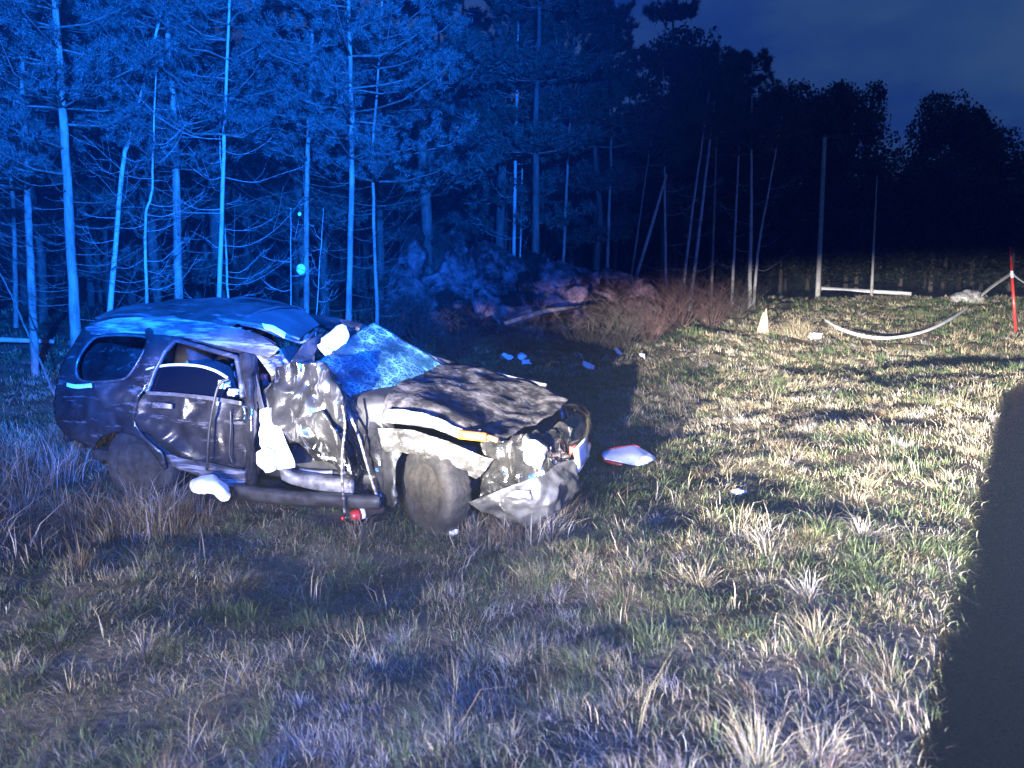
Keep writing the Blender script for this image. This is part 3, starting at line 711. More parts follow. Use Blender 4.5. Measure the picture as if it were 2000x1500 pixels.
MB().add(rbox((.07, .05, .05), P(456, 766, -.88), .018, lump=.014)).build('trim_shard', M['whitepl'], car)
MB().add(tube(catmull([P(448, 740, -.93), P(428, 752, -.97), P(417, 790, -1.0), P(409, 840, -1.0), P(406, 880, -1.0), P(404, 918, -.99)], 6), .0115, 7)).build('hanging_strap', M['blackpl'], car)
MB().add(tube(catmull([P(668, 790, -1.04), P(674, 830, -1.06), P(669, 880, -1.06), P(668, 930, -1.06), P(671, 975, -1.05), P(673, 1002, -1.04)], 6), .0105, 7)).build('hanging_strap', M['scuff'], car)
MB().add(tube(catmull([P(450, 800, -.955), P(451, 840, -.96), P(448, 880, -.955), P(454, 905, -.95)], 5), .008, 6)).build('door_seal', M['blackpl'], car)
# --- wheels
def wheel(x, y, z, steer, muddy):
    w = empty('wheel'); w.parent = car; w.location = (x, y, z); w.rotation_euler = (R(-4) if steer else 0, 0, R(steer))
    prof = [(.20, -.085), (.215, -.105), (.27, -.118), (.325, -.105), (.350, -.07), (.356, 0), (.350, .07), (.325, .105), (.27, .118), (.215, .105), (.20, .085)]
    n = 64; V = []; F = []
    for k in range(n):
        a = 2 * math.pi * k / n
        for j, (r, w_) in enumerate(prof):
            rr = r + (.016 if ((k + (j > 5)) % 2 and 3 <= j <= 7 and j != 5) else 0)
            V.append((rr * math.cos(a), w_, rr * math.sin(a)))
    m = len(prof)
    for k in range(n):
        for j in range(m - 1):
            a, b = k * m + j, ((k + 1) % n) * m + j
            F.append((a, a + 1, b + 1, b))
    mesh_obj('tyre', V, F, M['rubber'], w)
    rb = MB()
    rb.add(([(0.205 * math.cos(2 * math.pi * k / 24), s, .205 * math.sin(2 * math.pi * k / 24)) for s in (-.085, .085) for k in range(24)], [(k, (k + 1) % 24, 24 + (k + 1) % 24, 24 + k) for k in range(24)]))
    for k in range(6):
        a = 2 * math.pi * k / 6
        d = Vector((math.cos(a), 0, math.sin(a))); t = Vector((-math.sin(a), 0, math.cos(a)))
        rb.add(([d * .04 + t * .035 + Vector((0, -.085, 0)), d * .04 - t * .035 + Vector((0, -.085, 0)), d * .205 - t * .028 + Vector((0, -.07, 0)), d * .205 + t * .028 + Vector((0, -.07, 0)),
                 d * .04 + t * .035 + Vector((0, -.04, 0)), d * .04 - t * .035 + Vector((0, -.04, 0)), d * .205 - t * .028 + Vector((0, -.03, 0)), d * .205 + t * .028 + Vector((0, -.03, 0))],
                [(0, 1, 2, 3), (4, 7, 6, 5), (0, 4, 5, 1), (1, 5, 6, 2), (2, 6, 7, 3), (3, 7, 4, 0)]))
    rb.add(tube([(0, -.095, 0), (0, -.02, 0)], [.05, .06], 16))
    rb.build('rim', M['rim'], w)
    if muddy:
        V = []; F = []
        for j in range(9):
            for k in range(28):
                a = 2 * math.pi * k / 28; r = .285 * j / 8 * (1 + .10 * noise.noise(Vector((math.cos(a) * 3, math.sin(a) * 3, j * .3))))
                V.append((r * math.cos(a), -.10 - .045 * noise.noise(Vector((r * 9 * math.cos(a), 3, r * 9 * math.sin(a)))) - .02 * (1 - j / 8), r * math.sin(a)))
        for j in range(8):
            for k in range(28):
                a, b = j * 28 + k, j * 28 + (k + 1) % 28; F.append((a, b, b + 28, a + 28))
        mesh_obj('mud_cake', V, F, M['mud'], w)
    return w
wheel(1.42, -.83, .325, -34, True)
wheel(-1.42, -.70, .27, 0, True)
wheel(1.42, .80, .33, -20, False)
wheel(-1.42, .80, .335, 0, False)

# ================================================================ trees
def tufts(pts, dirs, n, ln, wd, spread, base_col, seed):
    """needle tufts: n thin needles fanning out from every point; returns V, T, colours"""
    rg = np.random.default_rng(seed)
    pts = np.repeat(np.asarray(pts, dtype=float), n, 0); dirs = np.repeat(np.asarray(dirs, dtype=float), n, 0)
    m = len(pts)
    d = dirs + rg.normal(0, spread, (m, 3)); d /= np.linalg.norm(d, axis=1)[:, None] + 1e-9
    L = ln * rg.uniform(.6, 1.25, m)
    s = np.cross(d, rg.normal(0, 1, (m, 3))); s /= np.linalg.norm(s, axis=1)[:, None] + 1e-9
    b = pts + rg.normal(0, .03, (m, 3)) - d * (L * .2)[:, None]
    V = np.stack([b - s * wd / 2, b + s * wd / 2, b + d * L[:, None]], 1).reshape(-1, 3)
    T = np.arange(m * 3).reshape(-1, 3)
    c = np.asarray(base_col)[None, :] * rg.uniform(.55, 1.35, (m, 1))
    c = np.concatenate([np.repeat(c, 3, 0), np.ones((m * 3, 1))], 1)
    return V, T, c

def tris(VF):
    V, F = VF; T = []
    for f in F:
        for k in range(1, len(f) - 1): T.append((f[0], f[k], f[k + 1]))
    return np.array([tuple(v) for v in V]), np.array(T)

def crown_mesh(axis, z0, H, spread, seed, dens=1.0, needle=(.15, .016), col=(.068, .092, .084), gap=.28, nn=34):
    """pine crown: whorls of limbs round the leader axis(z) carrying needle tufts; two materials"""
    rd = random.Random(seed)
    Vs, Ts, Cs, Ms = [], [], [], []; off = 0
    pts, dirs = [], []
    def put(V, T, c, mi):
        nonlocal off
        Vs.append(V); Ts.append(T + off); Cs.append(c); Ms.append(np.full(len(T), mi)); off += len(V)
    z = z0
    while z < H:
        f = (z - z0) / (H - z0)
        nb = rd.choice((3, 4, 5))
        for k in range(nb):
            az = rd.uniform(0, 6.283); L = spread * (1 - .72 * f) * rd.uniform(.55, 1.15) * (1 if f > .12 else .75)
            o = Vector(axis(z)) ; d = Vector((math.cos(az), math.sin(az), 0))
            path = [o, o + d * L * .4 + Vector((0, 0, .02 * L)), o + d * L * .8 + Vector((0, 0, .14 * L)), o + d * L + Vector((0, 0, .28 * L))]
            path = [p + Vector((rd.gauss(0, .03), rd.gauss(0, .03), rd.gauss(0, .03))) if i else p for i, p in enumerate(path)]
            V, T = tris(tube(path, [.022 * (1 - .6 * f), .015, .009, .004], 4, False))
            put(V, T, np.tile((.13, .10, .085, 1), (len(V), 1)), 0)
            c = catmull(path, 4)
            for q in range(int((5 + L * 9) * dens)):
                t = rd.uniform(.28, 1.0) ** .8; i = min(int(t * (len(c) - 1)), len(c) - 2); p = c[i]
                sd = rd.choice((-1, 1)) * (1.05 - t * .7) * rd.uniform(.05, .55) * min(L, 1.2)
                perp = Vector((-d.y, d.x, 0))
                pp = p + perp * sd * .75 + d * abs(sd) * .35 + Vector((0, 0, rd.gauss(.05, .07)))
                dd = d * .6 + perp * (1 if sd > 0 else -1) * .5 + Vector((0, 0, .55))
                pts.append(pp); dirs.append(dd.normalized())
        z += gap * rd.uniform(.7, 1.3)
    V, T, c = tufts([tuple(p) for p in pts], [tuple(d) for d in dirs], nn, needle[0], needle[1], .80, col, seed)
    put(V, T, c, 1)
    me = big_mesh('crown', np.concatenate(Vs), np.concatenate(Ts), [M['twig'], M['needle']], np.concatenate(Cs))
    me.polygons.foreach_set('material_index', np.concatenate(Ms).astype(np.int32))
    return me

def dead_branch(rd, L, az, r=.012):
    """bare lower limb: arcs outwards and up, with whippy twigs"""
    b = MB(); d = Vector((math.cos(az), math.sin(az), 0)); rise = rd.uniform(.1, .75)
    path = [Vector((0, 0, 0)), d * L * .3 + Vector((0, 0, L * rise * .02 - .03 * L)), d * L * .65 + Vector((0, 0, L * rise * .3)), d * L + Vector((0, 0, L * rise * .85))]
    path = [p + Vector((rd.gauss(0, .03), rd.gauss(0, .03), rd.gauss(0, .02))) * (1 if i else 0) for i, p in enumerate(path)]
    c = catmull(path, 4)
    b.add(tube(c, [r * (1 - .75 * i / (len(c) - 1)) for i in range(len(c))], 5, False))
    for k in range(rd.randint(5, 9)):
        i = rd.randint(3, len(c) - 2); p = c[i]; a2 = az + rd.choice((-1, 1)) * rd.uniform(.3, 1.1); l2 = L * rd.uniform(.15, .42)
        d2 = Vector((math.cos(a2), math.sin(a2), rd.uniform(-.1, .9)))
        q = [p, p + d2 * l2 * .5 + Vector((0, 0, -.02)), p + d2 * l2 + Vector((0, 0, l2 * rd.uniform(0, .45)))]
        b.add(tube(q, [r * .42, r * .32, r * .16], 4, False))
    return b

def trunk_from(pix, depth, wpx, H):
    """world path of a stem seen through the given photograph points at a distance, from the ground up to height H"""
    pts = [at_depth(u, v, depth) for u, v in pix]
    pts.sort(key=lambda p: p.z)
    d0 = (pts[1] - pts[0]); d0 /= max(d0.z, .05)
    g = gz1(pts[0].x - d0.x * pts[0].z, pts[0].y)
    base = pts[0] + d0 * (g - .08 - pts[0].z)
    d1 = (pts[-1] - pts[-2]); d1 /= max(d1.z, .05)
    path = ([base] if pts[0].z > g + .1 else []) + [p for p in pts if p.z > g - .1]
    if pts[-1].z < H: path.append(pts[-1] + d1 * (H - pts[-1].z))
    path[0] = Vector((path[0].x, path[0].y, min(path[0].z, g - .05)))
    return path, wpx / FOC * depth / 2 * .80

def make_tree(name, label, cat, pix, depth, wpx, H, bark, crown=None, dead=None, seed=1, group=None, spread=1.5, col=(.068, .092, .084), dens=1.25, needle=(.085, .0100)):
    rd = random.Random(seed)
    path, r0 = trunk_from(pix, depth, wpx, H)
    base = path[0].copy()
    t = empty(name, base); tag(t, label, cat, group)
    loc = [p - base for p in path]
    c = catmull(loc, 7); c = [p + Vector((rd.gauss(0, .004), rd.gauss(0, .004), 0)) if i else p for i, p in enumerate(c)]
    Ht = c[-1].z
    rad = [r0 * max(.18, (1.12 - .85 * p.z / Ht)) * rd.uniform(.95, 1.05) for p in c]; rad[0] *= 1.2
    MB().add(tube(c, rad, 9, True)).build('trunk', bark, t)
    def axis(z):
        for a, b in zip(c[:-1], c[1:]):
            if a.z <= z <= b.z: return a.lerp(b, (z - a.z) / max(b.z - a.z, 1e-6))
        return c[-1]
    if crown:
        link('crown', crown_mesh(axis, crown, Ht, spread, seed, dens, needle, col), t)
    if dead:
        z0, z1, n, L = dead; n = int(n * 1.5)
        for k in range(n):
            z = z0 + (z1 - z0) * (k + rd.random()) / n
            o = dead_branch(rd, L * rd.uniform(.55, 1.2), rd.uniform(0, 6.283), max(.005, r0 * .10)).build('branch', M['twig'] if bark is M['bark'] else bark, t)
            o.location = axis(z)
    return t

BL = M['bark']; BI = M['birch']
G1 = 'pines standing behind the wrecked car'
make_tree('pine_tree', 'leftmost blue-lit pine trunk, standing left of the thickest one', 'tree', [(50, 300), (58, 480), (66, 660)], 12.6, 18, 8.6, BL, 3.1, (.9, 3.2, 10, 1.3), 101, G1, 1.7)
make_tree('pine_tree', 'thickest bright blue pine trunk rising just behind the rear of the car', 'tree', [(112, 60), (128, 300), (147, 640)], 11.2, 24, 9.0, BL, 3.3, (.7, 3.4, 14, 1.6), 102, G1, 1.8)
make_tree('leaning_tree', 'slim pale trunk leaning to the right behind the rear window', 'tree', [(262, 240), (240, 330), (214, 612)], 12.0, 14, 6.6, BI, 4.0, (1.4, 3.8, 8, 1.0), 103, None, 1.0, dens=.6)
make_tree('young_birch', 'thin crooked forked stem left of the roof', 'tree', [(299, 300), (296, 380), (284, 428), (287, 590)], 11.5, 9, 5.0, BI, None, (1.6, 4.2, 9, .9), 104)
make_tree('pine_tree', 'tall straight blue-lit pine directly above the rear of the roof', 'tree', [(326, 20), (340, 250), (350, 590)], 12.4, 20, 9.4, BL, 3.4, (.8, 3.6, 14, 1.7), 105, G1, 1.9)
make_tree('slender_tree', 'slender pale stem rising above the middle of the car roof', 'tree', [(443, 130), (436, 330), (428, 585)], 12.0, 12, 7.5, BI, 3.9, (1.3, 4.0, 9, 1.5), 106, None, 1.3, dens=.8)
make_tree('young_birch', 'very thin second stem crossing the slender trunk above the roof', 'tree', [(437, 410), (441, 480), (446, 590)], 12.5, 7, 4.0, BI, None, (1.2, 3.4, 5, .7), 107)
make_tree('pine_tree', 'blue-lit pine behind the front edge of the roof', 'tree', [(607, 150), (600, 340), (598, 610)], 13.2, 14, 9.0, BL, 3.6, (.8, 3.6, 12, 1.5), 108, G1, 1.7)
make_tree('pine_tree', 'smooth bright pine trunk right beside the windscreen peak', 'tree', [(682, 30), (687, 300), (680, 645)], 12.2, 15, 9.4, BL, 3.5, (1.0, 3.4, 9, 1.3), 109, G1, 1.8)
make_tree('pine_tree', 'thin rightmost blue pine whose branches reach towards the dark wood', 'tree', [(738, 150), (728, 320), (735, 570)], 13.0, 9, 8.4, BL, 3.2, (.9, 3.2, 10, 1.4), 110, G1, 2.1)
make_tree('sapling', 'hair-thin sapling standing left of the pine behind the roof front', 'tree', [(568, 430), (568, 610)], 11.0, 3.5, 2.8, BI, None, (.8, 2.4, 5, .5), 111)
make_tree('sapling', 'hair-thin sapling standing right of the pine behind the roof front', 'tree', [(630, 430), (618, 620)], 11.0, 3.5, 2.8, BI, None, (.8, 2.4, 5, .5), 112)
make_tree('dead_sapling', 'bare stem leaning in from the left edge of the picture', 'tree', [(0, 535), (28, 590), (52, 645)], 10.5, 6, 2.6, M['twig'], None, None, 113)
make_tree('pine_tree', 'dim pine trunk deep in the wood at the left border', 'tree', [(22, 340), (28, 460), (30, 565)], 17.5, 11, 8.0, BL, 3.5, (1.2, 3.5, 6, 1.2), 114, G1, 1.6)
G2 = 'thin trunks in the dark middle of the wood'
mid = [
 ('tall thin trunk, brightest blue of those above the rock', [(1013, 0), (1010, 150), (1005, 425)], 19, 9, 10.5, 4.2, BI),
 ('dim thin stem just right of the brightest trunk above the rock', [(1021, 280), (1018, 430)], 20, 5, 6.5, 4.4, BI),
 ('grey trunk above the middle of the rock outcrop', [(1116, 180), (1110, 300), (1104, 430)], 20, 8, 9.0, 4.6, BL),
 ('faint grey trunk above the right end of the rock outcrop', [(1196, 180), (1193, 320), (1189, 440)], 21, 8, 9.0, 4.6, BL),
 ('short thin stem leaning right, left of the slanting dead branch', [(1262, 340), (1243, 470)], 22, 6, 6.0, 4.2, BL),
 ('thin upright trunk that the slanting dead branch rests on', [(1297, 270), (1300, 510)], 22, 7, 7.5, 4.6, BI),
 ('left one of two trunks leaning right above the red-brown bushes', [(1364, 330), (1350, 430), (1336, 550)], 23, 8, 7.5, 5.0, BI),
 ('right one of two trunks leaning right above the red-brown bushes', [(1392, 230), (1372, 400), (1354, 550)], 23, 9, 8.0, 5.2, BI),
 ('dim trunk right of the two leaning ones', [(1399, 300), (1390, 570)], 25, 7, 8.0, 4.8, BL),
 ('thin pale trunk standing left of the forked pale stem', [(1442, 320), (1436, 450), (1429, 595)], 25, 7, 8.0, 4.8, BI),
 ('pale stem that forks low, left of the bare pole', [(1468, 300), (1467, 450), (1464, 595)], 24, 9, 8.0, 5.0, BI),
 ('short crooked pale fork beside the forked stem', [(1500, 380), (1482, 480), (1472, 595)], 24, 7, 6.5, 4.9, BI),
 ('short thin post-like stem far behind the barrier tape', [(1709, 430), (1702, 575)], 29, 7, 5.2, None, BI),
]
for i, (lb, px, dp, w, H, cz, bk) in enumerate(mid):
    make_tree('slender_tree', lb, 'tree', px, dp, w, H, bk, cz, (1.2, 4.0, 4, 1.0) if cz else None, 200 + i, G2, 1.5, (.03, .045, .028), .8, (.17, .024))
# bare utility-like pole
def pole():
    path, r0 = trunk_from([(1611, 268), (1604, 420), (1597, 580)], 30, 11, 6.3)
    base = path[0].copy(); t = empty('bare_pole', base)
    tag(t, 'bare grey wooden pole, tallest upright right of the pale stems', 'pole')
    c = catmull([p - base for p in path], 5)
    MB().add(tube(c, [r0 * (1.25 - .5 * i / len(c)) for i in range(len(c))], 10)).build('shaft', M['birch'], t)
    MB().add(tube([c[-1] - Vector((0, 0, .02)), c[-1] + Vector((0, 0, .10))], [r0 * .8, r0 * .55], 10)).build('cap', M['rim'], t)
pole()
# slanting dead branch leaning on a trunk
def slant():
    a, b = at_depth(1302, 340, 21.5), at_depth(1240, 470, 21.3)
    b.z = max(gz1(b.x, b.y), b.z - 1.2)
    o = MB().add(tube([b, a.lerp(b, .5) + Vector((.02, 0, .03)), a], [.05, .045, .03], 7)).build('fallen_branch', M['birch'])
    tag(o, 'pale dead branch slanting against a thin trunk in mid wood', 'branch')
slant()

# --- darker pines deep in the wood: shared meshes
variants = []
for k in range(6):
    rd = random.Random(300 + k); H = rd.uniform(9, 12)
    c = [Vector((0, 0, -.2))] + [Vector((rd.gauss(0, .06), rd.gauss(0, .06), H * q / 6)) for q in range(1, 7)]
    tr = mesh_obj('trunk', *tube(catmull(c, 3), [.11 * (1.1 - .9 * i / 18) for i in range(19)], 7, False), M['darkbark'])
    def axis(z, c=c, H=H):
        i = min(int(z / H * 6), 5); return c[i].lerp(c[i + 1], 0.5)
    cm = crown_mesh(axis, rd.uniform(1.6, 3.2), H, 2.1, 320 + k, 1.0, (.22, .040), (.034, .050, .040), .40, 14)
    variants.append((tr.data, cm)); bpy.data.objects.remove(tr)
spots = []
rd = random.Random(5)
while len(spots) < 105:
    y = rd.uniform(17.2, 44); x = rd.uniform(-.85 * y - 2, .30 * y)
    u = 1000 + 1500 * x / y
    if u > 1330 or (u > 1240 and y < 27) or (1.0 < x < 6 and y < 21): continue
    if any((x - a) ** 2 + (y - b) ** 2 < 1.3 for a, b in spots): continue
    spots.append((x, y))
for k, (x, y) in enumerate(spots):
    t = empty('forest_pine', (x, y, gz1(x, y)), rd.uniform(0, 6.28)); s = rd.uniform(.85, 1.2); t.scale = (s, s, s)
    tag(t, 'dim pine standing deep in the dark wood behind the car', 'tree', 'pines deep in the dark wood')
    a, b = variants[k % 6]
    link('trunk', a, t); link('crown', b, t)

# --- broadleaf silhouettes against the night sky
def leaf_crown(H, rad, seed, n=9000):
    rg = np.random.default_rng(seed); V = []; C = []
    k = 46
    cz = rg.uniform(.12, 1.0, k) ** .9
    rr = rad * np.sqrt(np.clip(1.05 - ((cz - .42) / .62) ** 2, .04, 1)) * np.sqrt(rg.uniform(0, 1, k))
    az = rg.uniform(0, 6.283, k)
    cc = np.stack([rr * np.cos(az), rr * np.sin(az), 1.0 + cz * (H - 1.4)], 1)
    cr_ = rg.uniform(.55, 1.25, k) * rad * .36
    i = rg.integers(0, k, n)
    d = rg.normal(0, 1, (n, 3)); d /= np.linalg.norm(d, axis=1)[:, None]
    p = cc[i] + d * (cr_[i] * rg.uniform(.35, 1.08, n) ** .6)[:, None]
    p[:, 2] = np.minimum(p[:, 2], H + rg.normal(0, .15, n))
    a = rg.normal(0, 1, (n, 3)); a /= np.linalg.norm(a, axis=1)[:, None]; b = np.cross(a, d); b /= np.linalg.norm(b, axis=1)[:, None] + 1e-9
    s = rg.uniform(.06, .15, n)[:, None]
    V = np.stack([p - a * s, p + b * s * .8, p + a * s, p - b * s * .8], 1).reshape(-1, 3)
    q = np.arange(n)[:, None] * 4
    T = np.concatenate([q + [0, 1, 2], q + [0, 2, 3]])
    c = np.array((.022, .030, .020))[None] * rg.uniform(.5, 1.4, (n, 1)); c = np.concatenate([np.repeat(c, 4, 0), np.ones((4 * n, 1))], 1)
    return big_mesh('crown', V, T, M['leaf'], c)
lv = []
for k in range(5):
    tr = mesh_obj('trunk', *tube([(0, 0, -.3), (.1, 0, 4), (0, .1, 8), (.05, 0, 11.6)], [.2, .15, .1, .03], 7, False), M['darkbark'])
    lv.append((tr.data, leaf_crown(12.5, 3.0, 400 + k))); bpy.data.objects.remove(tr)
tops = [(1335, 60, 42), (1375, 110, 43), (1420, 165, 44), (1455, 185, 46), (1500, 180, 48), (1555, 168, 47), (1600, 180, 50), (1640, 162, 47), (1678, 162, 50), (1765, 295, 60), (1838, 185, 50), (1872, 205, 47), (1905, 208, 46), (1945, 255, 44), (1992, 300, 43), (2045, 320, 42), (2100, 300, 44),
        (1400, 250, 38), (1470, 290, 38), (1540, 260, 39), (1620, 270, 40), (1690, 300, 40), (1775, 330, 41), (1840, 300, 40), (1920, 330, 40), (1990, 370, 38), (2060, 360, 38)]
for k, (u, v, d) in enumerate(tops):
    p = at_depth(u, v, d); g = gz1(p.x, p.y)
    t = empty('broadleaf_tree', (p.x, p.y, g), k * 1.7); s = (p.z - g) / 12.5; t.scale = (max(.75, s * .92) * .9, max(.75, s * .92) * .9, s)
    tag(t, 'dark broadleaf tree in the black wall of wood against the night sky', 'tree', 'broadleaf trees against the night sky')
    link('trunk', lv[k % 5][0], t); link('crown', lv[k % 5][1], t)

# --- the wood goes on behind as one black mass
def far_wood():
    rg = np.random.default_rng(77); n = 42000
    x = rg.uniform(-75, 75, n); y = 50 + rg.uniform(0, 10, n) + 6 * np.sin(x * .05)
    top = 8.5 + 2.5 * vn(x * .25, x * 0 + 3, 4) + 1.2 * vn(x * .9, x * 0, 9) - np.where(x > 14, 3.5, 0)
    z = rg.uniform(-1, 1, n); z = np.where(z < 0, -.5, 0) + np.abs(z) * top
    p = np.stack([x, y, z], 1); a = rg.normal(0, 1, (n, 3)); a /= np.linalg.norm(a, axis=1)[:, None]; b = np.cross(a, rg.normal(0, 1, (n, 3))); b /= np.linalg.norm(b, axis=1)[:, None]
    sz = rg.uniform(.3, .75, n)[:, None]
    V = np.stack([p - a * sz, p + b * sz, p + a * sz, p - b * sz], 1).reshape(-1, 3); q = np.arange(n)[:, None] * 4
    T = np.concatenate([q + [0, 1, 2], q + [0, 2, 3]]); c = np.tile((.020, .026, .018, 1), (len(V), 1))
    tag(link('far_wood', big_mesh('far_wood', V, T, M['leaf'], c)), 'black mass of the wood beyond the nearer trees', 'wood', kind='stuff')
far_wood()

# ================================================================ rock outcrop with heather, shrubs
def outcrop():
    n, m = 120, 70; V = []; F = []
    for j in range(m):
        t = j / (m - 1)
        for i in range(n):
            q = i / (n - 1)
            x = -2.9 + 7.0 * q; yb = 15.3 + 1.6 * q + .5 * math.sin(q * 7)
            h = (2.5 - 1.5 * q) * float(ss(0, .10, q)) * float(ss(0, .14, 1 - q)) + .05
            if t < .55:
                f = t / .55; y = yb + .55 * f * h; z = h * f ** .85
            else:
                f = (t - .55) / .45; y = yb + .55 * h + 3.4 * f; z = h * (1 + .10 * math.sin(f * 3)) * (1 - .75 * f * f)
            k = Vector((x, y, z * 1.2))
            d, pts = noise.voronoi(k * 1.25, distance_metric='DISTANCE', exponent=2.5)
            blk = (noise.cell(pts[0] * 7.3) ) * .5
            crack = min(1, (d[1] - d[0]) / .12)
            e = h * (.30 * blk - .16 * (1 - crack) + .16 * noise.noise(k * 3.1) + .07 * noise.noise(k * 8))
            V.append((x + .15 * noise.noise(k * 2), y - e * (1 if t < .7 else .4), gz1(x, yb) - .2 + z + e * .45))
    for j in range(m - 1):
        for i in range(n - 1):
            a = j * n + i; F.append((a, a + 1, a + n + 1, a + n))
    r = mesh_obj('rock_outcrop', V, F, [M['mossrock']])
    tag(r, 'low broken mossy rock face with bare purplish patches at the wood edge', 'rock')
outcrop()

def shrub(loc, h, rad, n, mat, seed, label, group=None, name='shrub', cat='shrub'):
    rd = random.Random(seed); b = MB()
    for k in range(n):
        a = rd.uniform(0, 6.283); s = rd.uniform(.15, 1); L = h * rd.uniform(.55, 1.1)
        d = Vector((math.cos(a) * rad * s, math.sin(a) * rad * s, L))
        o = Vector((math.cos(a), math.sin(a), 0)) * rad * .12 * rd.random()
        p = [o, o + d * .5 + Vector((rd.gauss(0, .04), rd.gauss(0, .04), 0)), o + d + Vector((rd.gauss(0, .06), rd.gauss(0, .06), 0))]
        b.add(tube(p, [.006, .004, .0015], 3, False))
        for q in range(9):
            t = rd.uniform(.3, 1); i = p[0].lerp(p[2], t); a2 = rd.uniform(0, 6.283); l2 = L * rd.uniform(.1, .3)
            b.add(tube([i, i + Vector((math.cos(a2), math.sin(a2), rd.uniform(.2, 1.2))) * l2], [.0035, .0015], 3, False))
    o = b.build(name, mat); o.location = loc
    tag(o, label, cat, group)
    return o
sh = [(1270, 590, 15.5, 1.3, .9, 'red-brown leafless bush touching the right end of the rock'), (1330, 600, 17.5, 1.4, 1.0, 'red-brown leafless bush under the two leaning trunks'), (1390, 612, 19, 1.2, .9, 'red-brown leafless bush right of the leaning trunks'), (1215, 610, 14.5, 1.1, .9, 'grey-green bush in front of the right end of the rock'), (1150, 640, 13.5, .9, .9, 'low grey bush in front of the middle of the rock'), (1440, 612, 21, 1.0, .9, 'low brown bush below the forked pale stem'),
      (820, 560, 15.0, 1.2, .8, 'dark twiggy bush at the left end of the rock'), (900, 610, 13.8, .8, .8, 'low dark bush behind the windscreen'), (1310, 540, 20, 1.6, 1.1, 'tall red-brown thicket behind the bushes right of the rock'), (760, 600, 14.2, 1.2, .7, 'dark bush between the windscreen and the rock'), (1020, 615, 14.0, .8, .9, 'low dark bush in front of the bare rock patches')]
for k, (u, v, d, h, r_, lb) in enumerate(sh):
    p = at_depth(u, v, d)
    shrub((p.x, p.y, gz1(p.x, p.y) - .05), h, r_, 52, M['redtwig'] if 'red' in lb else M['bushtwig'], 500 + k, lb, 'leafless bushes at the wood edge')
# twiggy growth on top of the rock
for k in range(7):
    x = -1.7 + k * .72; p = (x, 17.1 + .15 * k, 0)
    shrub((p[0], p[1], gz1(p[0], p[1]) + 1.35 - .17 * k), .8, .55, 34, M['redtwig'] if k % 2 else M['bushtwig'], 540 + k, ['leftmost', 'second from the left', 'third from the left', 'middle', 'third from the right', 'second from the right', 'rightmost'][k] + ' of the twiggy bushes growing on top of the rock', 'twiggy bushes on the rock')
# fallen log in front of the rock, blue lit rail-like log at the left edge
a, b = at_depth(985, 632, 13.2), at_depth(1135, 598, 14.2)
tag(MB().add(tube([a, a.lerp(b, .5) + Vector((0, 0, .06)), b], [.035, .045, .04], 8)).build('fallen_branch', M['twig']), 'thin fallen branch lying in front of the rock', 'branch')
a, b = at_depth(-90, 664, 14.4), at_depth(106, 667, 14.8)
lg = empty('fallen_log', a); tag(lg, 'pale barkless log lying at the left edge behind the car', 'log')
MB().add(tube([Vector((0, 0, 0)), (b - a) * .5 + Vector((0, 0, .02)), b - a], [.05, .048, .04], 10)).build('stem', M['birch'], lg)
MB().add(tube([(b - a) * .4, (b - a) * .4 + Vector((.1, -.1, -.3))], [.02, .015], 7)).build('stub', M['birch'], lg)

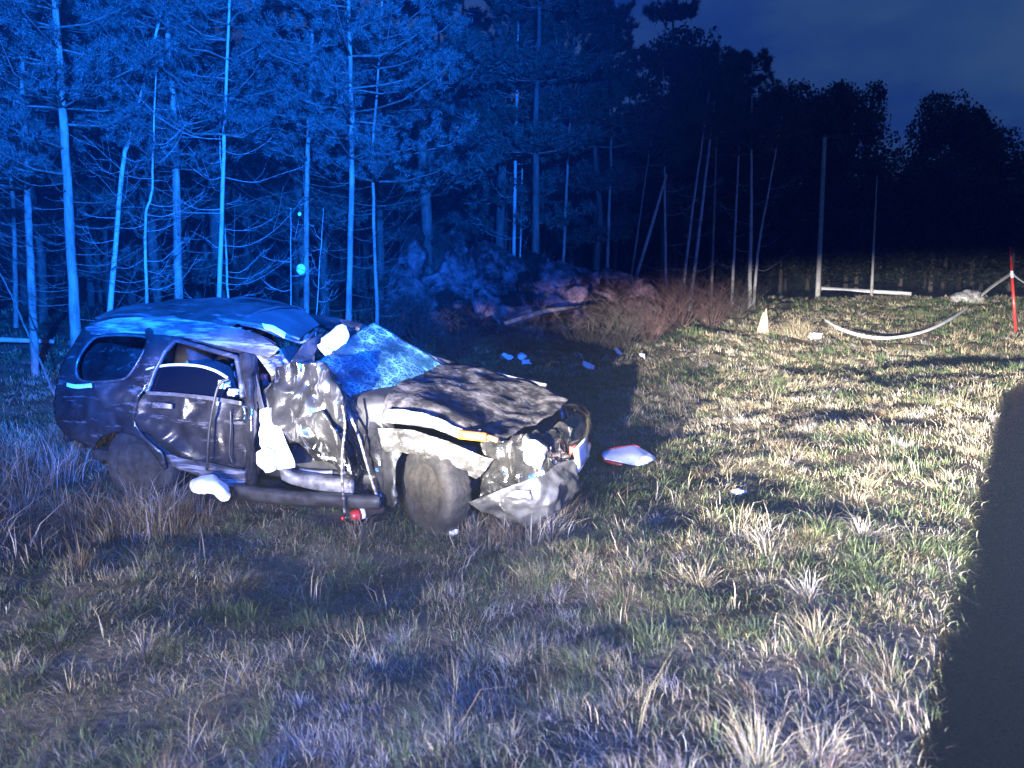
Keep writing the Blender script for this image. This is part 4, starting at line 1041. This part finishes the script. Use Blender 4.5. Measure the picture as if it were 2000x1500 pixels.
# ================================================================ grass
STR = [(.33, .28, .18), (.40, .345, .235), (.23, .195, .135), (.080, .112, .050), (.120, .150, .072), (.13, .095, .062), (.29, .265, .24)]
def in_car(x, y, pad=0.0):
    dx, dy = x + 1.7024, y - 6.9164
    lx = dx * AX.x + dy * AX.y; ly = dx * AY.x + dy * AY.y
    return (np.abs(lx) < 2.18 + pad) & (np.abs(ly) < .80 + pad)
def blades(cx, cy, H, lean, ci, nb, rad, wid, seed, spread=.55):
    rg = np.random.default_rng(seed)
    i = np.repeat(np.arange(len(cx)), nb); m = len(i)
    a = rg.uniform(0, 6.283, m); rr = np.abs(rg.normal(0, 1, m)) * rad[i] * .5
    bx = cx[i] + np.cos(a) * rr; by = cy[i] + np.sin(a) * rr
    L = H[i] * rg.uniform(.45, 1.2, m)
    out = np.stack([np.cos(a), np.sin(a)], 1) * (rg.uniform(.1, 1.0, m) * spread)[:, None] + np.stack([np.cos(lean[i]), np.sin(lean[i])], 1) * rg.uniform(.1, .75, m)[:, None] + rg.normal(0, .18, (m, 2))
    ang = np.arctan2(out[:, 1], out[:, 0]) + 1.571 + rg.normal(0, .7, m)
    w = wid[i] * rg.uniform(.6, 1.3, m)
    s = np.stack([np.cos(ang) * w, np.sin(ang) * w, np.zeros(m)], 1) / 2
    keep = ~in_car(bx, by, -.14) & (edge_dist(bx, by) > rg.uniform(-.17, .04, m)) & (edge_dist(bx + out[:, 0] * L, by + out[:, 1] * L) > -.20)
    for (cp, cr_) in CLEAR: keep &= ((bx - cp.x) ** 2 + (by - cp.y) ** 2 > cr_ ** 2) | (L < .05)
    bz = gz(bx, by) - .015
    b = np.stack([bx, by, bz], 1)
    o3 = np.concatenate([out, np.zeros((m, 1))], 1)
    droop = rg.uniform(.25, 1.0, m)
    m1 = b + o3 * (L * .38)[:, None]; m1[:, 2] += L * .47
    tip = b + o3 * (L * (.95 + .3 * droop))[:, None]; tip[:, 2] += L * (.86 - .66 * droop * np.clip(np.linalg.norm(out, axis=1), 0, 1.1))
    V = np.stack([b - s, b + s, m1 - s * .8, m1 + s * .8, tip], 1)
    c = np.array(STR)[ci[i]] * rg.uniform(.6, 1.25, (m, 1)) * (1 + rg.normal(0, .05, (m, 3)))
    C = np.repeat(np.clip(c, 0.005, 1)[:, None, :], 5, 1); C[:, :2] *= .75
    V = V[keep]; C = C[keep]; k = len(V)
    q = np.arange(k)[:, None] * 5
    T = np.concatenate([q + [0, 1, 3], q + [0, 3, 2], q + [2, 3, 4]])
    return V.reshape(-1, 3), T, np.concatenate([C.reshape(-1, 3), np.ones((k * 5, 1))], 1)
def pick(cx, cy, rg):
    n1 = fbm(cx * .35, cy * .35, 21, 3); n2 = fbm(cx * .9, cy * .9, 33, 3)
    r = rg.uniform(0, 1, len(cx)) * .35 + n1 * .45 + n2 * .35 + .16 * ss(.5, 5, cx)
    ci = np.full(len(cx), 0)
    q = np.argsort(np.argsort(r)) / len(r)
    ci[q < .32] = 3; ci[(q >= .32) & (q < .48)] = 4; ci[(q >= .48) & (q < .58)] = 5; ci[(q >= .58) & (q < .72)] = 2; ci[(q >= .72) & (q < .88)] = 0; ci[(q >= .88) & (q < .94)] = 6; ci[q >= .94] = 1
    return ci
def grass_ring(r0, r1, dens, nb, seed, hmul=1.0, wid=.0030):
    rg = np.random.default_rng(seed)
    A = .82 * (r1 * r1 - r0 * r0); n = int(A * dens)
    r = np.sqrt(rg.uniform(r0 * r0, r1 * r1, n)); a = rg.uniform(-.82, .82, n)
    cx, cy = r * np.sin(a), r * np.cos(a)
    d = edge_dist(cx, cy)
    wood = ss(.0, 3.0, (cy - 13.2) - np.clip(cx - 2.0, 0, 30) * 1.35)            # the wood floor carries little grass
    rock = (np.abs((cx - .75) / 3.0) ** 2 + np.abs((cy - 17.6) / 2.8) ** 2) < 1
    clump = fbm(cx * 1.4, cy * 1.4, 51, 3)
    keep = (d > -.15) & (rg.uniform(0, 1, n) > wood * .85) & ~rock & (rg.uniform(0, 1, n) < .62 + 1.5 * np.clip(clump - .25, 0, 1))
    cx, cy, r, clump = cx[keep], cy[keep], r[keep], clump[keep]
    H = (.055 + .17 * np.clip(clump - .25, 0, .6) + np.abs(rg.normal(0, .030, len(cx)))) * hmul
    lean = fbm(cx * .5, cy * .5, 61, 2) * 9.0
    return blades(cx, cy, H, lean, pick(cx, cy, rg), nb, np.full(len(cx), .13) * rg.uniform(.6, 1.8, len(cx)), np.maximum(wid, r * .0008), seed + 1)
def join(parts):
    V, T, C = [], [], []; o = 0
    for v, t, c in parts: V.append(v); T.append(t + o); C.append(c); o += len(v)
    return np.concatenate(V), np.concatenate(T), np.concatenate(C)
CLEAR = [(on_ground(720, 1005), .20), (on_ground(690, 1020), .22), (on_ground(1228, 905), .30), (on_ground(412, 985), .22)]
def tussocks(r0, r1, dens, nb, seed, wid):
    rg = np.random.default_rng(seed); n = int(.82 * (r1 * r1 - r0 * r0) * dens)
    r = np.sqrt(rg.uniform(r0 * r0, r1 * r1, n)); a = rg.uniform(-.82, .82, n); cx, cy = r * np.sin(a), r * np.cos(a)
    wood = ss(.0, 3.0, (cy - 13.2) - np.clip(cx - 2.0, 0, 30) * 1.35)
    hb = fbm(cx * 2.6, cy * 2.6, 8, 3)
    k = (edge_dist(cx, cy) > -.05) & (rg.uniform(0, 1, n) > wood * .9) & (hb > .40); cx, cy, r = cx[k], cy[k], r[k]
    H = rg.uniform(.085, .18, len(cx)) * (.8 + .6 * rg.uniform(0, 1, len(cx)) ** 4)
    return blades(cx, cy, H, fbm(cx * .5, cy * .5, 61, 2) * 9, pick(cx, cy, rg), nb, rg.uniform(.05, .14, len(cx)), np.maximum(wid, r * .0007), seed + 1, 1.6)
def thatch(r0, r1, dens, seed):
    rg = np.random.default_rng(seed); n = int(.82 * (r1 * r1 - r0 * r0) * dens)
    r = np.sqrt(rg.uniform(r0 * r0, r1 * r1, n)); a = rg.uniform(-.82, .82, n); cx, cy = r * np.sin(a), r * np.cos(a)
    wood = ss(.0, 3.0, (cy - 13.2) - np.clip(cx - 2.0, 0, 30) * 1.35)
    k = (edge_dist(cx, cy) > -.12) & (rg.uniform(0, 1, n) > wood * .9); cx, cy, r = cx[k], cy[k], r[k]
    return blades(cx, cy, rg.uniform(.05, .11, len(cx)), fbm(cx * .6, cy * .6, 61, 2) * 9, pick(cx, cy, rg), 7, np.full(len(cx), .16), np.maximum(.003, r * .0008), seed + 1, 1.6)
g = join([grass_ring(1.2, 5.2, 50, 40, 1, .75), grass_ring(5.2, 10, 40, 30, 3, .85), grass_ring(10, 18, 30, 24, 5, 1.1), grass_ring(18, 34, 14, 18, 7, 1.5), tussocks(1.2, 6, 17, 105, 15, .0022), tussocks(6, 13, 9, 70, 17, .004), tussocks(13, 30, 2.2, 50, 19, .008), thatch(1.2, 6, 260, 9), thatch(6, 14, 75, 13), thatch(14, 32, 22, 23)])
print('grass tris', len(g[1]))
tag(link('grass', big_mesh('grass', g[0], g[1], M['grass'], g[2])), 'matted dry yellow and green grass covering the verge', 'grass', kind='stuff')

# taller pale stalks in the foreground and weeds round the rear of the car
def stalks(n, fx, fy, H, wid, seed, cols, spread=.25):
    rg = np.random.default_rng(seed)
    cx, cy = fx(rg, n), fy(rg, n)
    return blades(cx, cy, H * rg.uniform(.55, 1.25, n), rg.uniform(0, 6.283, n), rg.choice(cols, n), 5, np.full(n, .06), np.full(n, wid), seed + 1, spread)
s1 = stalks(34, lambda r, n: r.uniform(-.4, 3.0, n), lambda r, n: r.uniform(2.0, 6.2, n), .30, .0042, 71, [0, 1, 1, 6])
s2 = stalks(24, lambda r, n: r.uniform(1.0, 9.0, n), lambda r, n: r.uniform(5.0, 15.0, n), .32, .006, 73, [0, 1, 1, 6])
s3 = stalks(30, lambda r, n: r.uniform(-3.5, -.2, n), lambda r, n: r.uniform(2.4, 5.0, n), .28, .005, 75, [0, 2, 6])
s4 = stalks(1500, lambda r, n: r.uniform(-2.6, .9, n), lambda r, n: r.uniform(4.1, 5.7, n), .12, .0032, 77, [3, 4, 0, 2, 5], 1.2)
q = join([s1, s2, s3, s4])
tag(link('tall_grass', big_mesh('tall_grass', q[0], q[1], M['grass'], q[2])), 'taller pale dead stalks standing above the matted grass', 'grass', kind='stuff')
def weeds(n, x0, x1, y0, y1, H, seed):
    rg = np.random.default_rng(seed)
    cx, cy = rg.uniform(x0, x1, n), rg.uniform(y0, y1, n)
    k = fbm(cx * 1.3, cy * 1.3, seed, 3) > .42; cx, cy = cx[k], cy[k]
    return blades(cx, cy, H * rg.uniform(.5, 1.2, len(cx)), rg.uniform(0, 6.28, len(cx)), rg.choice([2, 5, 5, 6, 2], len(cx)), 34, np.full(len(cx), .17), np.full(len(cx), .006), seed + 1, .5)
w = join([weeds(190, -6.4, -4.1, 5.0, 8.2, .62, 81), weeds(70, -4.3, -3.0, 4.9, 5.8, .46, 83), weeds(150, -4.0, -2.5, 5.7, 6.15, .46, 87), weeds(80, -4.6, -2.8, 3.4, 5.0, .32, 85), weeds(190, -1.2, .65, 5.1, 5.75, .22, 89)])
tag(link('dry_weeds', big_mesh('dry_weeds', w[0], w[1], M['grass'], w[2])), 'brown bushy weeds round the rear of the car', 'weeds', kind='stuff')

# ================================================================ debris and roadside things
def crumpled(name, size, loc, rz, mat, seed, lump, label, cat, group=None):
    o = MB().add(rbox(size, (0, 0, size[2] / 2), 0, lump=lump, seed=seed)).build(name, mat)
    o.location = loc; o.rotation_euler = (0, 0, rz); tag(o, label, cat, group); return o
# white cloth below the rear door
p = on_ground(412, 968)
c0 = [P(376, 950, -1.02), P(395, 940, -1.05), P(425, 943, -1.06), P(440, 955, -1.05)]
def cloth():
    g0 = [P(378, 958, -1.10), P(392, 962, -1.13), P(412, 962, -1.14), P(430, 974, -1.15), P(446, 978, -1.13)]
    g1 = [P(374, 945, -1.06), P(392, 946, -1.14), P(414, 946, -1.15), P(434, 958, -1.16), P(448, 966, -1.10)]
    g2 = [P(384, 938, -.98), P(400, 936, -1.02), P(418, 937, -1.03), P(436, 948, -1.02), P(444, 958, -1.0)]
    V, F = patch([g2, g1, g0], 6, .03, 8, 91, .02)
    mw = Matrix.Translation(CARO) @ Matrix.Rotation(YAW, 4, 'Z')
    V = [mw @ v for v in V]; b = sum(V, Vector()) / len(V); b.z = min(v.z for v in V)
    o = mesh_obj('white_cloth', [v - b for v in V], F, M['white']); o.location = b
    tag(o, 'crumpled white cloth on the weeds below the rear door', 'cloth')
cloth()
# soft-drink bottle lying by the running board
def bottle():
    a, b = on_ground(667, 1026), on_ground(772, 1003)
    t = empty('drink_bottle', a + Vector((0, 0, .05))); tag(t, 'dark soft drink bottle with red cap and label lying beside the front wheel', 'bottle')
    d = (b - a).normalized(); t.rotation_euler = d.to_track_quat('X', 'Z').to_euler()
    def lathe(pr, n=18):
        V = []; F = []
        for x, r in pr:
            for k in range(n): V.append((x, r * math.cos(2 * math.pi * k / n), r * math.sin(2 * math.pi * k / n)))
        for i in range(len(pr) - 1):
            for k in range(n): q = i * n; F.append((q + k, q + (k + 1) % n, q + n + (k + 1) % n, q + n + k))
        F.append(tuple(range(n))[::-1]); F.append(tuple(range((len(pr) - 1) * n, len(pr) * n))); return V, F
    L = .36
    mesh_obj('bottle_body', *lathe([(.02, .013), (.045, .014), (.06, .02), (.10, .040), (.13, .044), (.22, .044), (.27, .041), (.31, .044), (.345, .042), (L, .03)]), M['cola'], t)
    mesh_obj('cap', *lathe([(0, .014), (.004, .0165), (.022, .0165)]), M['redpl'], t)
    lb = mesh_obj('label', *lathe([(.075, .0325), (.10, .0415), (.13, .0455), (.155, .0455)]), M['redpl'], t)
    mesh_obj('label_band', *lathe([(.155, .0458), (.185, .0458), (.186, .0450)]), M['whitepl'], lb)
bottle()
# white and red plastic fragment in front of the car
def fragment():
    p = on_ground(1228, 908); d = p.y
    def q(u, v, dy): return at_depth(u, v, d + dy)
    t = empty('plastic_fragment', p); tag(t, 'white curved plastic panel with red edge lying in front of the car', 'debris')
    rows = [[q(1180, 884, .10), q(1210, 876, .12), q(1236, 872, .14), q(1260, 882, .12), q(1279, 896, .10)],
            [q(1176, 892, -.02), q(1210, 890, -.06), q(1240, 888, -.08), q(1262, 894, -.04), q(1280, 902, .02)],
            [q(1182, 898, -.10), q(1212, 904, -.14), q(1242, 910, -.16), q(1266, 910, -.12), q(1278, 908, -.04)]]
    V, F = patch(rows, 6, .01, 6, 2, .012); mesh_obj('shell', [v - p for v in V], F, M['whitepl'], t)
    for pts, r_ in (([q(1186, 878, .12), q(1212, 873, .13), q(1238, 870, .14), q(1250, 874, .13)], .008), ([q(1178, 896, -.06), q(1196, 904, -.14), q(1216, 908, -.17)], .016)):
        V, F = tube(catmull(pts, 5), r_, 6); mesh_obj('red_edge', [v - p for v in V], F, M['redpl'], t)
fragment()
# shards in the shadow behind the car
shd = [(992, 706, .16, 'pale shard nearest the hood in the car shadow'), (1020, 702, .14, 'upper one of the two pale shards behind the hood'), (1028, 716, .14, 'lower one of the two pale shards behind the hood'), (1132, 704, .16, 'pale shard left of the largest one in the car shadow'), (1150, 722, .22, 'largest pale shard lying in the car shadow'), (1206, 694, .16, 'pale shard at the far right of the shadow group'), (1254, 702, .10, 'smallest pale shard at the edge of the car shadow')]
for k, (u, v, s, lb) in enumerate(shd):
    p = on_ground(u, v); s *= .62
    rk = random.Random(130 + k); m = rk.randint(6, 8); V = []; F = []
    rim = []
    for q in range(m):
        a_ = 6.283 * (q + rk.uniform(-.3, .3)) / m; r_ = s * rk.uniform(.65, 1.25)
        rim.append(Vector((r_ * math.cos(a_), r_ * .75 * math.sin(a_), .07 + .5 * r_ * math.sin(a_) + rk.gauss(0, .015))))
    mid_ = Vector((rk.gauss(0, .02), rk.gauss(0, .02), .10))
    for off in (0, -.008): V += [v + Vector((0, -off, off)) for v in rim] + [mid_ + Vector((0, -off, off))]
    for q in range(m):
        w_ = (q + 1) % m; F += [(q, w_, m), (m + 1 + w_, m + 1 + q, 2 * m + 1), (w_, q, m + 1 + q, m + 1 + w_)]
    o = mesh_obj('plastic_shard', V, F, M['whitepl'], None, False); o.location = p; o.rotation_euler = (0, 0, k * .9 - 1)
    o.rotation_euler.z *= .3; tag(o, lb, 'debris', 'pale shards behind the car')
crumpled('plastic_shard', (.10, .05, .03), on_ground(1443, 964), .3, M['whitepl'], 3, .02, 'tiny bluish shard alone in the bright grass', 'debris')
crumpled('plastic_shard', (.07, .04, .04), on_ground(885, 1050), .3, M['whitepl'], 4, .02, 'small shard in the grass in front of the bumper', 'debris')
crumpled('litter', (.26, .16, .12), on_ground(1592, 662), .2, M['white'], 6, .06, 'white crumpled bag right of the broken stump', 'litter')
# broken stump
p = on_ground(1490, 650)
st = empty('broken_stump', p); tag(st, 'pale splintered stump standing at the wood edge', 'stump')
sb = MB()
V, F = tube([(0, 0, -.1), (.0, 0, .12), (.02, 0, .30), (.03, 0, .42)], [.17, .12, .085, .06], 12)
sb.add(([Vector(v) * (1 + .12 * noise.noise(Vector(v) * 9)) + Vector((0, 0, .12 * noise.noise(Vector(v) * 14) if v[2] > .35 else 0)) for v in V], F))
sb.build('stem', M['straw'], st, False)
MB().add(tube([(.03, .02, .34), (.045, .01, .44), (.05, 0, .56)], [.06, .035, .012], 5)).build('splinter', M['straw'], st, False)
def straw_tuft(u, v, H, seed, label):
    p = on_ground(u, v); rg = np.random.default_rng(seed); n = 9
    V, T, C = blades(p.x + rg.normal(0, .22, n), p.y + rg.normal(0, .15, n), H * rg.uniform(.6, 1.1, n), rg.uniform(0, 6.28, n), rg.choice([0, 1, 2], n), 46, np.full(n, .2), np.full(n, .016), seed, .7)
    o = link('straw_tuft', big_mesh('straw_tuft', V - np.array(p), T, M['grass'], C), None, p); tag(o, label, 'grass tuft')
straw_tuft(1562, 655, .50, 600, 'tuft of bright dry straw between stump and white bag')
straw_tuft(1525, 652, .36, 601, 'low tuft of brown straw right beside the stump')
# grey boulder on the crest
def boulder():
    p = on_ground(1890, 592); bm = bmesh.new(); bmesh.ops.create_icosphere(bm, subdivisions=4, radius=1)
    for v in bm.verts:
        n = v.co.normalized(); v.co = Vector((n.x * .55, n.y * .4, n.z * .32)) * (1 + .25 * noise.noise(n * 1.6) + .10 * noise.noise(n * 4))
    o = mesh_obj('boulder', [v.co.copy() for v in bm.verts], [tuple(x.index for x in f.verts) for f in bm.faces], M['bare']); bm.free()
    o.location = p + Vector((0, 0, .12)); tag(o, 'pale grey boulder on the grass crest left of the red stake', 'rock')
boulder()
SY = on_ground(1985, 648).y
def above(u, v, h):
    r = ray(u, v); t = 2.0
    while t < 60:
        p = C0 + r * t
        if p.z < gz1(p.x, p.y) + h: break
        t += .05
    return C0 + r * t
# barrier tape: ribbons with a twist
def ribbon(pts, w, name, label, tw=0.0):
    c = catmull(pts, 8); V = []; F = []
    for i, p in enumerate(c):
        t = (c[min(i + 1, len(c) - 1)] - c[max(i - 1, 0)]).normalized()
        a = R(20) + tw * math.sin(i * .21)
        n = Vector((0, math.sin(a), math.cos(a))); n = (n - t * n.dot(t)).normalized(); f = t.cross(n)
        for s, q in ((-1, -1), (1, -1), (1, 1), (-1, 1)): V.append(p + n * w / 2 * s + f * .006 * q)
    for i in range(len(c) - 1):
        for k in range(4): a, b = i * 4 + k, i * 4 + (k + 1) % 4; F.append((a, b, b + 4, a + 4))
    F.append((3, 2, 1, 0)); k = len(c) * 4; F.append((k - 4, k - 3, k - 2, k - 1))
    b = min(c, key=lambda p: p.z); o = mesh_obj(name, [v - b for v in V], F, M['tape']); o.location = b
    tag(o, label, 'tape', 'barrier tape'); return o
ribbon([above(1609, 624, .42), above(1640, 642, .30), above(1690, 657, .22), above(1740, 660, .20), above(1800, 649, .24), above(1850, 627, .32), above(1893, 600, .42)], .065, 'barrier_tape', 'sagging pale barrier tape hanging in a low curve over the grass', .6)
ribbon([at_depth(1604, 563, 29.8), at_depth(1650, 565, 29.6), at_depth(1700, 569, 29.4), at_depth(1780, 574, 28.6)], .13, 'barrier_tape', 'straight pale barrier tape running right from the bare pole', .4)
ribbon([at_depth(1915, 578, SY + 2.5), at_depth(1940, 558, SY + 1.5), at_depth(1975, 534, SY + .06)], .09, 'barrier_tape', 'short barrier tape rising from the boulder to the red stake', .4)
ribbon([at_depth(1979, 536, SY + .06), at_depth(2010, 556, SY + .3), at_depth(2050, 560, SY + .8)], .08, 'barrier_tape', 'barrier tape leaving the red stake at the right border', .4)
# red snow stake
def stake():
    a = on_ground(1985, 648); D_ = a.y; b = at_depth(1973, 484, D_); a.z -= .08
    t = empty('snow_stake', a); tag(t, 'leaning red snow stake with white reflector at the right border', 'stake')
    d = b - a
    MB().add(tube([Vector(), d * .66], [.032, .030], 10)).build('lower_shaft', M['redpl'], t)
    MB().add(tube([d * .66, d * .74], [.033, .033], 10)).build('reflector_band', M['whitepl'], t)
    MB().add(tube([d * .74, d], [.028, .024], 10)).build('upper_shaft', M['redpl'], t)
    MB().add(tube([d, d * 1.012], [.026, .010], 10)).build('cap', M['redpl'], t)
stake()
# pale thing caught in the pines
for (u, v, s, lb) in [(588, 526, .075, 'small bright round reflector hanging on the pine behind the roof'), (585, 418, .028, 'tiny pale reflector high on the pine behind the roof')]:
    p = at_depth(u, v, 12.4)
    bm = bmesh.new(); bmesh.ops.create_uvsphere(bm, u_segments=14, v_segments=10, radius=s)
    for q in bm.verts: q.co.y *= .35; q.co.z *= 1.15
    t = empty('reflector', p); tag(t, lb, 'reflector')
    mesh_obj('disc', [q.co.copy() for q in bm.verts], [tuple(x.index for x in f.verts) for f in bm.faces], M['whitepl'], t); bm.free()
    MB().add(tube([(0, 0, s), (.0, .3, s + .25), (.09, .78, s + .3)], .006, 5)).build('cord', M['twig'], t)

# crumbs of safety glass round the wreck
def crumbs():
    rg = np.random.default_rng(91); n = 110
    lx = rg.normal(.9, 1.1, n); ly = -1.1 - np.abs(rg.normal(0, .35, n))
    x = CARO.x + lx * AX.x + ly * AY.x; y = CARO.y + lx * AX.y + ly * AY.y; z = gz(x, y) + rg.uniform(.01, .07, n)
    s_ = rg.uniform(.004, .011, n)[:, None]; p = np.stack([x, y, z], 1); d = rg.normal(0, 1, (n, 4, 3)); d /= np.linalg.norm(d, axis=2)[:, :, None]
    V = (p[:, None, :] + d * s_[:, None, :]).reshape(-1, 3); q = np.arange(n)[:, None] * 4
    T = np.concatenate([q + [0, 1, 2], q + [0, 2, 3], q + [0, 3, 1], q + [1, 3, 2]])
    tag(link('glass_crumbs', big_mesh('glass_crumbs', V, T, M['bare'])), 'scattered crumbs of broken window glass in the grass beside the car', 'glass crumbs', kind='stuff')
crumbs()

# night mist hanging in the beams
def haze():
    me = bpy.data.meshes.new('haze'); bm = bmesh.new(); bmesh.ops.create_cube(bm, size=1)
    for v in bm.verts: v.co = Vector((v.co.x * 560, 150 + v.co.y * 580, -2.0 + (v.co.z + .5) * 22.0))
    bm.to_mesh(me); bm.free()
    o = bpy.data.objects.new('haze', me); COL.objects.link(o)
    m = bpy.data.materials.new('night_mist'); m.use_nodes = True; nt = m.node_tree
    nt.nodes.remove(nt.nodes['Principled BSDF'])
    pv = nt.nodes.new('ShaderNodeVolumePrincipled'); pv.inputs['Color'].default_value = (.52, .70, 1.0, 1); pv.inputs['Density'].default_value = .0010; pv.inputs['Anisotropy'].default_value = 0.0
    nt.links.new(pv.outputs['Volume'], nt.nodes['Material Output'].inputs['Volume'])
    me.materials.append(m); tag(o, 'thin night mist glowing blue in the beacon light', 'haze', kind='stuff')
haze()
